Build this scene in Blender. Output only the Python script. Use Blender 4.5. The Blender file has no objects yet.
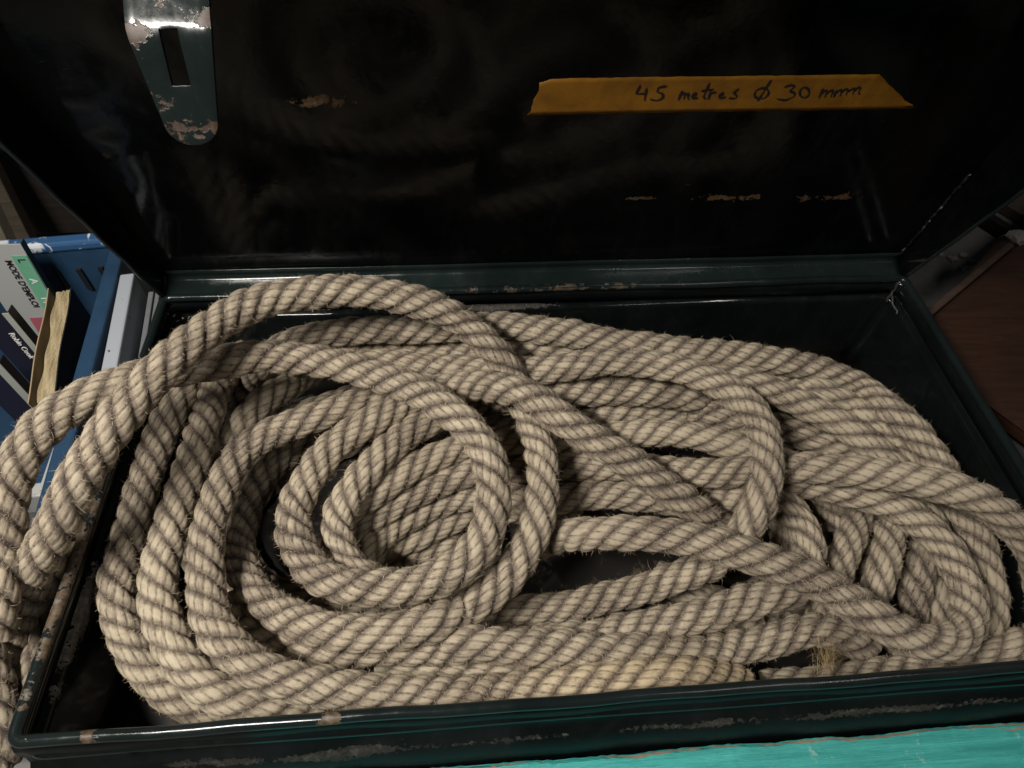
import bpy, bmesh, math, random
import numpy as np
from mathutils import Vector, Matrix
S = bpy.context.scene
COL = S.collection
rnd = random.Random(7)
rng = np.random.default_rng(11)
R_ = math.radians

# ---------------------------------------------------------------- camera
cam = bpy.data.cameras.new('camera')
cam.sensor_width = 36.0
cam.lens = 660.0 / 1024 * 36
cam.clip_start = 0.02
cam.clip_end = 100
cam_o = bpy.data.objects.new('camera', cam)
COL.objects.link(cam_o)
right = Vector((0.99657482, -0.07483965, 0.03518023))
up = Vector((0.03804453, 0.79264459, 0.60849582))
fwd = Vector((0.07342503, 0.6050732, -0.79277688))
cam_o.matrix_world = Matrix(((right.x, up.x, -fwd.x, -0.106528287),
                             (right.y, up.y, -fwd.y, -0.338665005),
                             (right.z, up.z, -fwd.z, 0.556653531),
                             (0, 0, 0, 1)))
S.camera = cam_o
# ---------------------------------------------------------------- world, lamps, exposure
w = bpy.data.worlds.new('World')
S.world = w
w.use_nodes = True
w.node_tree.nodes['Background'].inputs[0].default_value = (0.75, 0.85, 1.0, 1)
w.node_tree.nodes['Background'].inputs[1].default_value = 0.016
S.view_settings.view_transform = 'Standard'
S.view_settings.look = 'None'
S.view_settings.exposure = 0.0
S.view_settings.gamma = 1.0


def area(name, loc, target, sx, sy, power, col):
    l = bpy.data.lights.new(name, 'AREA')
    l.shape = 'RECTANGLE'
    l.size, l.size_y = sx, sy
    l.energy = power
    l.color = col
    o = bpy.data.objects.new(name, l)
    COL.objects.link(o)
    o.location = loc
    d = Vector(target) - Vector(loc)
    o.rotation_euler = d.to_track_quat('-Z', 'Y').to_euler()
    return o


area('tube_lamp', (-0.60, -0.38, 0.98), (-0.12, -0.02, -0.05), 0.45, 0.05, 17.0, (1.0, 0.95, 0.875))
area('tube_lamp', (0.82, -0.45, 1.55), (0.1, 0.05, 0), 1.05, 0.02, 3.6, (1.0, 0.95, 0.88))

# ---------------------------------------------------------------- measured rope course (metres) and lid marks
ROPE = {
'arch': [(-0.2385,0.0926,-0.0838),(-0.2531,0.0864,-0.0819),(-0.2677,0.08,-0.0799),(-0.2817,0.0726,-0.0777),(-0.2948,0.0638,-0.0753),(-0.3063,0.053,-0.0726),(-0.3156,0.0402,-0.0698),(-0.3228,0.0259,-0.0672),(-0.328,0.0106,-0.0655),(-0.3312,-0.0054,-0.0643),(-0.3328,-0.0218,-0.0629),(-0.3328,-0.0383,-0.0607),(-0.3303,-0.0547,-0.0573),(-0.3253,-0.0705,-0.0527),(-0.3181,-0.0857,-0.047),(-0.3095,-0.0996,-0.0414),(-0.3001,-0.1114,-0.0376),(-0.2894,-0.1215,-0.0349),(-0.2774,-0.1302,-0.033),(-0.264,-0.1378,-0.0309),(-0.2493,-0.1453,-0.0258),(-0.2346,-0.1514,-0.0217),(-0.2196,-0.156,-0.0186),(-0.2044,-0.1591,-0.0159),(-0.189,-0.1606,-0.0135),(-0.1738,-0.1604,-0.0118),(-0.1586,-0.1589,-0.0111),(-0.1435,-0.1562,-0.0117),(-0.1287,-0.1508,-0.017),(-0.1141,-0.1434,-0.0237),(-0.0998,-0.1368,-0.0215),(-0.0865,-0.1287,-0.0179),(-0.0742,-0.1196,-0.0135),(-0.0634,-0.109,-0.0087),(-0.0544,-0.0968,-0.0039),(-0.0472,-0.0831,0.0002),(-0.0417,-0.0684,0.003),(-0.0377,-0.0529,0.0045),(-0.035,-0.0371,0.0048),(-0.0337,-0.0211,0.0046),(-0.0337,-0.005,0.0044),(-0.0351,0.011,0.0042),(-0.0379,0.0268,0.004),(-0.0417,0.0425,0.0041),(-0.0461,0.058,0.005),(-0.051,0.0726,0.0083),(-0.0565,0.0842,0.0165),(-0.0632,0.093,0.0276),(-0.0724,0.1014,0.0375),(-0.0833,0.1098,0.0457),(-0.095,0.1178,0.0532),(-0.1074,0.1242,0.0609),(-0.1205,0.1283,0.069),(-0.1347,0.1311,0.0757),(-0.1497,0.1336,0.0806),(-0.1652,0.1354,0.0845),(-0.1808,0.1363,0.0881),(-0.1964,0.1366,0.0914),(-0.2121,0.1361,0.0945),(-0.2278,0.1342,0.0972),(-0.2433,0.1309,0.0996),(-0.2586,0.1266,0.1018),(-0.2735,0.1212,0.1039),(-0.2876,0.1141,0.1062),(-0.3005,0.1051,0.1085),(-0.3119,0.0943,0.1109),(-0.3218,0.0819,0.1134),(-0.3303,0.0687,0.116),(-0.3381,0.0549,0.1185),(-0.3461,0.0412,0.1199),(-0.3547,0.0278,0.1197),(-0.3637,0.0147,0.1176),(-0.3725,0.0018,0.114),(-0.3809,-0.0111,0.1097),(-0.3893,-0.0237,0.1044),(-0.398,-0.0352,0.0976),(-0.4065,-0.0466,0.0901),(-0.4143,-0.0584,0.0825),(-0.422,-0.0694,0.074),(-0.4305,-0.0782,0.0636),(-0.4393,-0.0857,0.0523),(-0.4481,-0.0934,0.0411),(-0.4583,-0.1001,0.0277),(-0.4705,-0.1043,0.0106),(-0.4785,-0.1101,-0.0007),(-0.486,-0.1156,-0.0119),(-0.4933,-0.1215,-0.0235),(-0.5007,-0.1276,-0.036),(-0.5072,-0.1345,-0.0477),(-0.513,-0.1419,-0.0584),(-0.5188,-0.1496,-0.069),(-0.5245,-0.1577,-0.0793),(-0.5298,-0.1667,-0.0894),(-0.5341,-0.1775,-0.0987),(-0.5368,-0.1905,-0.1063),(-0.5389,-0.2043,-0.1132)],
'inner': [(-0.4827,-0.1547,0.0119),(-0.4811,-0.1412,0.0197),(-0.4795,-0.1277,0.0278),(-0.4792,-0.1135,0.0342),(-0.4809,-0.0983,0.0386),(-0.4816,-0.084,0.0451),(-0.4811,-0.0704,0.053),(-0.4799,-0.0568,0.0609),(-0.4776,-0.0431,0.0684),(-0.4734,-0.0294,0.075),(-0.4668,-0.0159,0.08),(-0.458,-0.0033,0.0835),(-0.4475,0.0084,0.0856),(-0.4357,0.0191,0.0859),(-0.4238,0.0294,0.0842),(-0.4116,0.0394,0.0811),(-0.3987,0.0481,0.0777),(-0.3848,0.0555,0.0747),(-0.3707,0.0623,0.0717),(-0.3569,0.0694,0.0677),(-0.3435,0.0765,0.0628),(-0.3294,0.0826,0.0586),(-0.3144,0.0872,0.0555),(-0.299,0.0904,0.0526),(-0.2834,0.0918,0.0497),(-0.2677,0.0913,0.0469),(-0.252,0.0891,0.0452),(-0.2364,0.0857,0.0448),(-0.2209,0.0814,0.0449),(-0.2058,0.0761,0.045),(-0.1911,0.0699,0.045),(-0.1767,0.0628,0.045),(-0.1629,0.0548,0.045),(-0.1497,0.0457,0.045),(-0.1369,0.0361,0.0451),(-0.1244,0.0261,0.0448),(-0.1124,0.0157,0.043),(-0.1018,0.0043,0.0399),(-0.0934,-0.0088,0.0368),(-0.0875,-0.0233,0.034),(-0.084,-0.0386,0.0314),(-0.0831,-0.0542,0.0287),(-0.0851,-0.0697,0.0258),(-0.0895,-0.0848,0.0228),(-0.0963,-0.0987,0.0196),(-0.106,-0.1106,0.0162),(-0.1185,-0.1193,0.0126),(-0.133,-0.1246,0.0093),(-0.1485,-0.1273,0.0065),(-0.1642,-0.1282,0.0039),(-0.18,-0.1276,0.0014),(-0.1956,-0.1255,-0.0011),(-0.2109,-0.1217,-0.0037),(-0.2254,-0.1158,-0.0064),(-0.2387,-0.1076,-0.0086),(-0.2501,-0.0969,-0.0096),(-0.259,-0.0838,-0.0096),(-0.2651,-0.0693,-0.0094),(-0.2678,-0.0539,-0.0093),(-0.2668,-0.0382,-0.0091),(-0.2632,-0.0228,-0.0089),(-0.2574,-0.0081,-0.0087),(-0.25,0.0059,-0.0084),(-0.241,0.0189,-0.0082),(-0.2302,0.0303,-0.0086),(-0.2182,0.0406,-0.0092),(-0.2057,0.0501,-0.0097),(-0.1928,0.0592,-0.0101),(-0.1794,0.0679,-0.0104),(-0.1656,0.0756,-0.0097),(-0.1513,0.0814,-0.0071),(-0.1365,0.0838,-0.0029),(-0.1219,0.0829,0.0025),(-0.1078,0.0796,0.0088),(-0.0942,0.0747,0.0154),(-0.0812,0.0682,0.0219),(-0.0686,0.0606,0.0279),(-0.0561,0.0523,0.0325),(-0.0436,0.0433,0.0353),(-0.0313,0.0334,0.0359),(-0.0195,0.0229,0.0347),(-0.0078,0.0124,0.0323),(0.0045,0.0029,0.0288),(0.0173,-0.0055,0.0242),(0.0304,-0.0133,0.0192),(0.0436,-0.021,0.0144),(0.0566,-0.029,0.0095),(0.0694,-0.0372,0.0044),(0.0823,-0.0453,-0.0008),(0.0953,-0.0524,-0.0068),(0.108,-0.0581,-0.0145),(0.1201,-0.0622,-0.0241),(0.1314,-0.065,-0.035),(0.142,-0.0668,-0.0468),(0.152,-0.0692,-0.0591),(0.1613,-0.0733,-0.0714),(0.1702,-0.0784,-0.0838),(0.1745,-0.081,-0.09)],
'second': [(-0.168,-0.1131,-0.0512),(-0.1826,-0.1088,-0.0472),(-0.1969,-0.1041,-0.0429),(-0.2099,-0.0974,-0.0383),(-0.2202,-0.0874,-0.0342),(-0.2272,-0.0749,-0.0313),(-0.2306,-0.0611,-0.0291),(-0.2299,-0.0471,-0.0267),(-0.2256,-0.0338,-0.0237),(-0.2187,-0.0207,-0.0209),(-0.2103,-0.0079,-0.0192),(-0.2009,0.005,-0.019),(-0.1909,0.0181,-0.0202),(-0.1803,0.0309,-0.0223),(-0.1688,0.0428,-0.0245),(-0.1562,0.0532,-0.0259),(-0.1429,0.0624,-0.0272),(-0.1292,0.071,-0.0288),(-0.1153,0.0788,-0.0311),(-0.1009,0.0855,-0.0338),(-0.086,0.0907,-0.0362),(-0.0705,0.0939,-0.0375),(-0.0547,0.0954,-0.0376),(-0.0389,0.0957,-0.0367),(-0.0232,0.0947,-0.0346),(-0.0077,0.0932,-0.0317),(0.0078,0.0918,-0.0288),(0.0235,0.0911,-0.027),(0.0393,0.0911,-0.0263),(0.055,0.0908,-0.026),(0.0706,0.0897,-0.0253),(0.0862,0.088,-0.0246),(0.1017,0.0859,-0.0248),(0.1175,0.084,-0.0265),(0.1341,0.0835,-0.0315),(0.1502,0.0829,-0.0372),(0.1684,0.0869,-0.0507),(0.1859,0.0895,-0.0642),(0.1995,0.086,-0.0714),(0.2127,0.0819,-0.0791),(0.2194,0.0798,-0.0831)],
'jay': [(-0.2568,0.1721,-0.0526),(-0.2407,0.1675,-0.0492),(-0.223,0.1561,-0.0378),(-0.2067,0.1486,-0.0313),(-0.1914,0.1451,-0.0299),(-0.1763,0.1415,-0.0283),(-0.1611,0.1377,-0.0263),(-0.1461,0.1337,-0.0238),(-0.1311,0.1295,-0.0211),(-0.1162,0.1252,-0.0183),(-0.1013,0.1207,-0.0154),(-0.0865,0.116,-0.0122),(-0.0718,0.1112,-0.0085),(-0.0573,0.1064,-0.0044),(-0.0424,0.1029,-0.0005),(-0.0269,0.1014,0.0024),(-0.0111,0.1011,0.0049),(0.0047,0.101,0.0074),(0.0205,0.1009,0.0099),(0.0363,0.1004,0.0123),(0.0521,0.0992,0.0146),(0.0677,0.0971,0.0167),(0.0832,0.0939,0.0188),(0.0983,0.0892,0.0208),(0.1128,0.0829,0.0228),(0.1265,0.0751,0.025),(0.1394,0.066,0.0273),(0.1514,0.0557,0.0292),(0.1625,0.0443,0.0301),(0.1716,0.0315,0.0301),(0.1778,0.017,0.03),(0.1808,0.0015,0.03),(0.1806,-0.0143,0.0301),(0.178,-0.03,0.0297),(0.1739,-0.0452,0.0277),(0.1684,-0.0596,0.0241),(0.1618,-0.0728,0.0186),(0.1554,-0.0835,0.0096),(0.1501,-0.0907,-0.0032),(0.1451,-0.0956,-0.0175),(0.1386,-0.0997,-0.0314),(0.1291,-0.1034,-0.0434),(0.1173,-0.1062,-0.0537),(0.1042,-0.1081,-0.0627),(0.0902,-0.1097,-0.0702),(0.0756,-0.1116,-0.0765),(0.0606,-0.1135,-0.0817),(0.0453,-0.1154,-0.0861),(0.0298,-0.117,-0.0895),(0.0141,-0.1185,-0.092),(-0.0018,-0.1197,-0.0939),(-0.0177,-0.1206,-0.0955),(-0.0336,-0.1212,-0.0968),(-0.0496,-0.1216,-0.098),(-0.0656,-0.1223,-0.0995),(-0.0817,-0.1233,-0.1013),(-0.0978,-0.1255,-0.1016),(-0.1138,-0.1288,-0.0993)],
'backtwo': [(-0.3263,0.1495,-0.0429),(-0.3109,0.1532,-0.0402),(-0.2947,0.1549,-0.0349),(-0.2789,0.1572,-0.0307),(-0.2631,0.1591,-0.027),(-0.2472,0.1604,-0.0248),(-0.2327,0.1658,-0.0301),(-0.2185,0.1732,-0.0394),(-0.2027,0.1748,-0.0422),(-0.1862,0.1726,-0.0404),(-0.1698,0.1707,-0.0387),(-0.1535,0.1693,-0.0373),(-0.1374,0.168,-0.0362),(-0.1212,0.1668,-0.0353),(-0.1052,0.1654,-0.0347),(-0.0892,0.1641,-0.0337),(-0.0733,0.1627,-0.0321),(-0.0574,0.1613,-0.0299),(-0.0416,0.1598,-0.0281),(-0.0257,0.1579,-0.0271),(-0.0099,0.1559,-0.0268),(0.006,0.1547,-0.0276),(0.0218,0.1547,-0.0297),(0.0375,0.1555,-0.0327),(0.0532,0.1559,-0.0355),(0.0691,0.1549,-0.0373),(0.0847,0.1518,-0.0374),(0.1,0.1474,-0.0364),(0.1152,0.1426,-0.0352),(0.1307,0.1381,-0.0343),(0.1461,0.1337,-0.0334),(0.1617,0.1293,-0.0325),(0.1772,0.1248,-0.0317),(0.1927,0.1199,-0.0308),(0.2082,0.1149,-0.0301),(0.2242,0.1106,-0.0303),(0.2407,0.1074,-0.0316),(0.2574,0.1043,-0.0334),(0.2729,0.099,-0.0339),(0.2834,0.0874,-0.0277),(0.2915,0.0732,-0.0194),(0.3041,0.0636,-0.0194),(0.3173,0.0543,-0.0223),(0.3276,0.0421,-0.0233),(0.3372,0.0295,-0.0256),(0.3453,0.0162,-0.0286),(0.3523,0.0025,-0.0326),(0.3546,-0.014,-0.0327),(0.3594,-0.0278,-0.0375),(0.3654,-0.04,-0.0452),(0.3675,-0.0543,-0.0491),(0.3664,-0.0702,-0.05),(0.3695,-0.0833,-0.0574),(0.3733,-0.0959,-0.067),(0.3755,-0.1093,-0.0751),(0.3765,-0.116,-0.0792)],
'backone': [(-0.3911,0.1438,-0.0953),(-0.3801,0.146,-0.0838),(-0.369,0.148,-0.0722),(-0.3574,0.1494,-0.0595),(-0.3444,0.1489,-0.0442),(-0.3293,0.1447,-0.0242),(-0.3171,0.1471,-0.0131),(-0.3049,0.1515,-0.0062),(-0.2914,0.1551,-0.0008),(-0.277,0.1581,0.0029),(-0.2618,0.1608,0.0046),(-0.2464,0.1635,0.0046),(-0.2307,0.1658,0.004),(-0.215,0.1673,0.0032),(-0.1991,0.1676,0.0027),(-0.1833,0.1671,0.0023),(-0.1674,0.1661,0.002),(-0.1515,0.1649,0.0018),(-0.1356,0.1645,0.0016),(-0.1197,0.1656,0.0015),(-0.1039,0.1676,0.0014),(-0.088,0.1692,0.0014),(-0.072,0.1699,0.0014),(-0.0561,0.1692,0.0014),(-0.0404,0.1668,0.0016),(-0.0248,0.1632,0.0017),(-0.0094,0.159,0.0019),(0.006,0.1548,0.002),(0.0214,0.1506,0.0022),(0.0368,0.1463,0.0024),(0.0521,0.1419,0.0027),(0.0674,0.1374,0.0031),(0.0826,0.1329,0.0036),(0.0979,0.1286,0.0042),(0.1131,0.1247,0.0049),(0.1284,0.121,0.0057),(0.1437,0.1179,0.0063),(0.1602,0.1169,0.0045),(0.1769,0.1164,0.0023),(0.193,0.1151,0.0012),(0.2091,0.1135,0),(0.2251,0.1114,-0.0013),(0.241,0.1087,-0.0028),(0.257,0.1058,-0.0048),(0.2735,0.103,-0.0075),(0.2896,0.099,-0.0098),(0.305,0.0934,-0.0118),(0.32,0.0865,-0.0145),(0.3325,0.0765,-0.0155),(0.3405,0.062,-0.0126),(0.3443,0.0443,-0.0066),(0.3483,0.0274,-0.0023),(0.3546,0.0127,-0.0023),(0.3615,-0.0012,-0.0045),(0.3678,-0.0153,-0.0075),(0.3738,-0.0291,-0.012),(0.3787,-0.0433,-0.0166),(0.3825,-0.0579,-0.0208),(0.386,-0.0726,-0.0251),(0.3887,-0.0875,-0.0291),(0.3892,-0.1025,-0.0322),(0.3878,-0.1174,-0.0345),(0.386,-0.1322,-0.0376),(0.3841,-0.1469,-0.0424),(0.3813,-0.161,-0.0484),(0.3767,-0.174,-0.0553),(0.3699,-0.1849,-0.0643),(0.3597,-0.1924,-0.0738),(0.3462,-0.1959,-0.0818),(0.3304,-0.1964,-0.0873),(0.3137,-0.1956,-0.0912)],
'queue': [(0.0953,0.114,-0.0324),(0.1111,0.1128,-0.03),(0.1264,0.1109,-0.0266),(0.1406,0.1066,-0.0208),(0.1538,0.1,-0.013),(0.1657,0.0913,-0.0036),(0.1798,0.0858,0.0002),(0.1932,0.0789,0.0031),(0.2055,0.0699,0.005),(0.2182,0.0609,0.0057),(0.2317,0.0528,0.0054),(0.245,0.0443,0.005),(0.2576,0.0349,0.0049),(0.2695,0.0246,0.0048),(0.2811,0.0141,0.0039),(0.292,0.003,0.0019),(0.3019,-0.0088,-0.0004),(0.3114,-0.0201,-0.0037),(0.3214,-0.0293,-0.0097),(0.3312,-0.037,-0.0174),(0.34,-0.0445,-0.0261),(0.35,-0.0507,-0.0385),(0.3662,-0.0536,-0.0616),(0.3737,-0.0627,-0.0768),(0.3723,-0.0766,-0.0835),(0.3615,-0.0941,-0.0798),(0.3492,-0.1104,-0.075),(0.343,-0.123,-0.0788),(0.3374,-0.1357,-0.0833),(0.3317,-0.1485,-0.0882),(0.3254,-0.1612,-0.0936),(0.3207,-0.1727,-0.1033),(0.3153,-0.1842,-0.1131)],
'quiet': [(0.0182,0.0763,-0.0607),(0.0343,0.0774,-0.0588),(0.0505,0.0787,-0.0574),(0.0668,0.0804,-0.057),(0.0832,0.0825,-0.0577),(0.0998,0.0843,-0.0591),(0.1166,0.0854,-0.0608),(0.1337,0.0861,-0.0629),(0.1502,0.0851,-0.0634),(0.1634,0.078,-0.0564),(0.1759,0.0694,-0.0485),(0.1899,0.0626,-0.0452),(0.2045,0.0562,-0.0433),(0.2185,0.0489,-0.0408),(0.2321,0.041,-0.0382),(0.2458,0.0328,-0.036),(0.2597,0.0247,-0.0346),(0.2743,0.0174,-0.0347),(0.2897,0.0108,-0.036),(0.3051,0.0041,-0.0384),(0.3201,-0.0034,-0.0424),(0.3345,-0.0112,-0.0491),(0.3467,-0.0195,-0.0584),(0.3491,-0.0332,-0.062),(0.3377,-0.0531,-0.0539),(0.3283,-0.0689,-0.0517),(0.3209,-0.0818,-0.0534),(0.3128,-0.0944,-0.0549),(0.3048,-0.107,-0.0571),(0.2972,-0.1198,-0.0606),(0.2908,-0.1324,-0.067),(0.2861,-0.1442,-0.077),(0.2822,-0.1557,-0.0884)],
'horiz': [(-0.2334,-0.0391,-0.0801),(-0.2201,-0.0312,-0.0771),(-0.2066,-0.0239,-0.074),(-0.1925,-0.0177,-0.0705),(-0.1783,-0.0118,-0.0678),(-0.1641,-0.0058,-0.0657),(-0.1498,0.0003,-0.0642),(-0.1352,0.006,-0.0628),(-0.1203,0.0105,-0.0615),(-0.1049,0.0137,-0.0609),(-0.0892,0.0162,-0.0615),(-0.0734,0.0183,-0.0636),(-0.0576,0.0178,-0.0629),(-0.0419,0.0167,-0.0611),(-0.0262,0.0156,-0.0589),(-0.0106,0.0145,-0.0565),(0.0051,0.0136,-0.0545),(0.0209,0.0124,-0.0529),(0.0366,0.0106,-0.0513),(0.0522,0.0083,-0.0498),(0.0678,0.0054,-0.0481),(0.0833,0.0021,-0.0462),(0.0986,-0.0016,-0.0445),(0.114,-0.0055,-0.043),(0.1292,-0.0093,-0.0407),(0.1441,-0.0126,-0.0364),(0.1586,-0.0155,-0.0306),(0.1726,-0.0185,-0.0237),(0.1857,-0.0223,-0.0157),(0.1978,-0.0271,-0.0067),(0.21,-0.0323,0.0019),(0.2232,-0.0374,0.0091),(0.2371,-0.0424,0.0148),(0.2517,-0.0469,0.0192),(0.2665,-0.0515,0.0228),(0.2812,-0.0567,0.0261),(0.2956,-0.0626,0.0293),(0.3099,-0.069,0.0321),(0.3242,-0.0757,0.0343),(0.3383,-0.0829,0.0354),(0.3518,-0.0911,0.0351),(0.3646,-0.0997,0.0322),(0.3771,-0.1077,0.0267),(0.3887,-0.1155,0.0193),(0.3988,-0.1239,0.0105),(0.4076,-0.1326,0.0004),(0.4153,-0.141,-0.0106),(0.4219,-0.1497,-0.0221),(0.4268,-0.1596,-0.0333),(0.4299,-0.1708,-0.0442),(0.4321,-0.1825,-0.0547),(0.4332,-0.1884,-0.06)],
'yone': [(-0.2361,-0.0337,-0.0519),(-0.2232,-0.0248,-0.0498),(-0.2103,-0.0163,-0.0473),(-0.1972,-0.008,-0.0447),(-0.184,0.0002,-0.0427),(-0.1708,0.0087,-0.0418),(-0.1574,0.0171,-0.0422),(-0.1434,0.0247,-0.0427),(-0.1288,0.0313,-0.0428),(-0.1137,0.0363,-0.0426),(-0.0981,0.0393,-0.0421),(-0.0823,0.0408,-0.0416),(-0.0663,0.0415,-0.0416),(-0.0503,0.0415,-0.0424),(-0.0342,0.0412,-0.0434),(-0.018,0.0411,-0.0445),(-0.0019,0.0411,-0.0454),(0.0142,0.041,-0.0452),(0.0302,0.0408,-0.044),(0.0462,0.0407,-0.0422),(0.0622,0.0407,-0.0404),(0.0782,0.0407,-0.0389),(0.0943,0.0407,-0.0375),(0.1103,0.0401,-0.0364),(0.1262,0.0379,-0.0357),(0.1416,0.0336,-0.0357),(0.1569,0.0285,-0.0365),(0.1724,0.0239,-0.038),(0.188,0.0197,-0.0404),(0.2035,0.0156,-0.0437),(0.2189,0.0114,-0.0479),(0.234,0.0067,-0.0528),(0.2485,0.0006,-0.0584),(0.2618,-0.0075,-0.0645),(0.2732,-0.0176,-0.0713),(0.2817,-0.0297,-0.0785),(0.2864,-0.0434,-0.0861),(0.2876,-0.0584,-0.0923)],
'ythree': [(-0.2172,-0.0668,-0.0855),(-0.2087,-0.0534,-0.0866),(-0.199,-0.0392,-0.0921),(-0.1866,-0.0284,-0.094),(-0.173,-0.0199,-0.0932),(-0.1589,-0.0122,-0.0922),(-0.1442,-0.0059,-0.091),(-0.1289,-0.0015,-0.0895),(-0.1131,0.0008,-0.0878),(-0.0972,0.001,-0.0856),(-0.0817,-0.0025,-0.0813),(-0.0666,-0.008,-0.0769),(-0.0512,-0.0115,-0.0758),(-0.0355,-0.0137,-0.0748),(-0.0196,-0.015,-0.0737),(-0.0036,-0.0154,-0.0723),(0.0123,-0.0149,-0.0708),(0.0283,-0.0145,-0.0695),(0.0443,-0.0153,-0.0691),(0.0603,-0.0173,-0.0693),(0.0762,-0.0198,-0.0697),(0.0922,-0.0223,-0.0701),(0.1081,-0.0249,-0.0705),(0.124,-0.0274,-0.0704),(0.1399,-0.0294,-0.0692),(0.1557,-0.0307,-0.0665),(0.1713,-0.0312,-0.0624),(0.1862,-0.0326,-0.057),(0.1994,-0.0379,-0.0498),(0.2094,-0.0483,-0.0413),(0.2165,-0.0615,-0.0365),(0.2201,-0.076,-0.0346),(0.2198,-0.0912,-0.0329),(0.2171,-0.1062,-0.0336),(0.2117,-0.1201,-0.0365),(0.2018,-0.1312,-0.0382),(0.1883,-0.1382,-0.0388),(0.1732,-0.1417,-0.0392),(0.1576,-0.1442,-0.0396),(0.142,-0.1471,-0.04),(0.1264,-0.1499,-0.0413),(0.1109,-0.1522,-0.0436),(0.0952,-0.1542,-0.0464),(0.0795,-0.1558,-0.0492),(0.0638,-0.1573,-0.0518),(0.0479,-0.1589,-0.0538),(0.0317,-0.1607,-0.0545),(0.0153,-0.1625,-0.0543),(-0.0005,-0.1635,-0.0547),(-0.0154,-0.1632,-0.0581),(-0.029,-0.1591,-0.0741),(-0.0432,-0.1542,-0.0912),(-0.0591,-0.153,-0.0934),(-0.0749,-0.1517,-0.0935),(-0.0905,-0.1499,-0.0942)],
'aye': [(-0.3275,-0.1055,-0.0659),(-0.3172,-0.1148,-0.0632),(-0.3073,-0.1236,-0.0622),(-0.2966,-0.1322,-0.0607),(-0.2849,-0.1404,-0.0587),(-0.2718,-0.1482,-0.0553),(-0.2574,-0.1552,-0.0505),(-0.2428,-0.1597,-0.0489),(-0.2276,-0.1626,-0.0475),(-0.212,-0.1644,-0.0452),(-0.1961,-0.1654,-0.0425),(-0.1804,-0.166,-0.0402),(-0.1649,-0.1669,-0.0385),(-0.1494,-0.1679,-0.0369),(-0.1337,-0.169,-0.0343),(-0.118,-0.1707,-0.0294),(-0.1024,-0.1718,-0.0278),(-0.0868,-0.1727,-0.0293),(-0.0711,-0.1744,-0.0311),(-0.0554,-0.1763,-0.0328),(-0.0395,-0.1781,-0.0343),(-0.0237,-0.1797,-0.0354),(-0.0082,-0.1812,-0.0358),(0.0072,-0.1823,-0.0365),(0.0225,-0.183,-0.0376),(0.038,-0.1837,-0.0394),(0.0538,-0.1845,-0.0424),(0.0701,-0.1854,-0.0467),(0.087,-0.1855,-0.0524),(0.1042,-0.1842,-0.0591),(0.1213,-0.1821,-0.0644),(0.1373,-0.1801,-0.0654),(0.1528,-0.1777,-0.0643),(0.1681,-0.1746,-0.0632),(0.1835,-0.1716,-0.0622),(0.1989,-0.1696,-0.0616),(0.2143,-0.1694,-0.063),(0.2292,-0.1707,-0.0669),(0.2434,-0.1733,-0.0732),(0.2571,-0.1767,-0.0822),(0.2702,-0.1806,-0.0916)],
'bee': [(-0.1902,-0.1738,-0.0674),(-0.1746,-0.1758,-0.0656),(-0.1589,-0.1777,-0.0638),(-0.1433,-0.1797,-0.0622),(-0.1276,-0.1817,-0.0612),(-0.112,-0.1836,-0.061),(-0.0963,-0.1854,-0.0613),(-0.0807,-0.1872,-0.0617),(-0.065,-0.1891,-0.0617),(-0.0495,-0.1903,-0.0613),(-0.0341,-0.1906,-0.0612),(-0.0191,-0.1904,-0.0612),(-0.0039,-0.1897,-0.0631),(0.0113,-0.1894,-0.064),(0.0266,-0.1893,-0.0646),(0.0422,-0.1892,-0.0662),(0.058,-0.1891,-0.0691),(0.0741,-0.1891,-0.0732),(0.0905,-0.1892,-0.079),(0.1075,-0.189,-0.0863),(0.124,-0.1893,-0.0917)],
'yfour': [(-0.2356,-0.0721,-0.1091),(-0.2246,-0.0591,-0.1145),(-0.2119,-0.0486,-0.1178),(-0.1978,-0.0405,-0.1196),(-0.1828,-0.034,-0.1196),(-0.1677,-0.0282,-0.1185),(-0.1524,-0.0226,-0.1173),(-0.1371,-0.017,-0.1162),(-0.1218,-0.0115,-0.1154),(-0.1063,-0.007,-0.1154),(-0.0906,-0.0037,-0.1164),(-0.0747,-0.0015,-0.1181),(-0.0588,-0.0006,-0.1208),(-0.043,-0.0007,-0.1239),(-0.0272,-0.0016,-0.1268),(-0.0112,-0.0033,-0.129),(0.0047,-0.0056,-0.1306),(0.0207,-0.0081,-0.1321)],
'yfive': [(-0.2278,-0.0792,-0.1283),(-0.2155,-0.0683,-0.1332),(-0.2029,-0.0572,-0.1396),(-0.1892,-0.0479,-0.1433),(-0.1746,-0.0407,-0.1441),(-0.1594,-0.0352,-0.1439),(-0.1437,-0.0314,-0.143),(-0.1278,-0.0291,-0.1416),(-0.1118,-0.0274,-0.1412),(-0.0958,-0.0264,-0.1419),(-0.0799,-0.0257,-0.1432),(-0.0719,-0.0254,-0.144)],
'veetwo': [(0.2896,0.0307,-0.0727),(0.3043,0.0234,-0.0754),(0.3177,0.0148,-0.0779),(0.3262,0.0027,-0.0787),(0.3277,-0.0119,-0.0779),(0.3215,-0.0281,-0.0742),(0.3107,-0.044,-0.069),(0.2994,-0.0584,-0.0652),(0.2889,-0.0716,-0.0632),(0.2788,-0.0847,-0.0621),(0.269,-0.0978,-0.062),(0.2595,-0.1109,-0.0631),(0.2506,-0.1238,-0.0662),(0.2433,-0.1359,-0.0734),(0.2376,-0.1468,-0.0841),(0.2349,-0.1522,-0.0899)],
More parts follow.
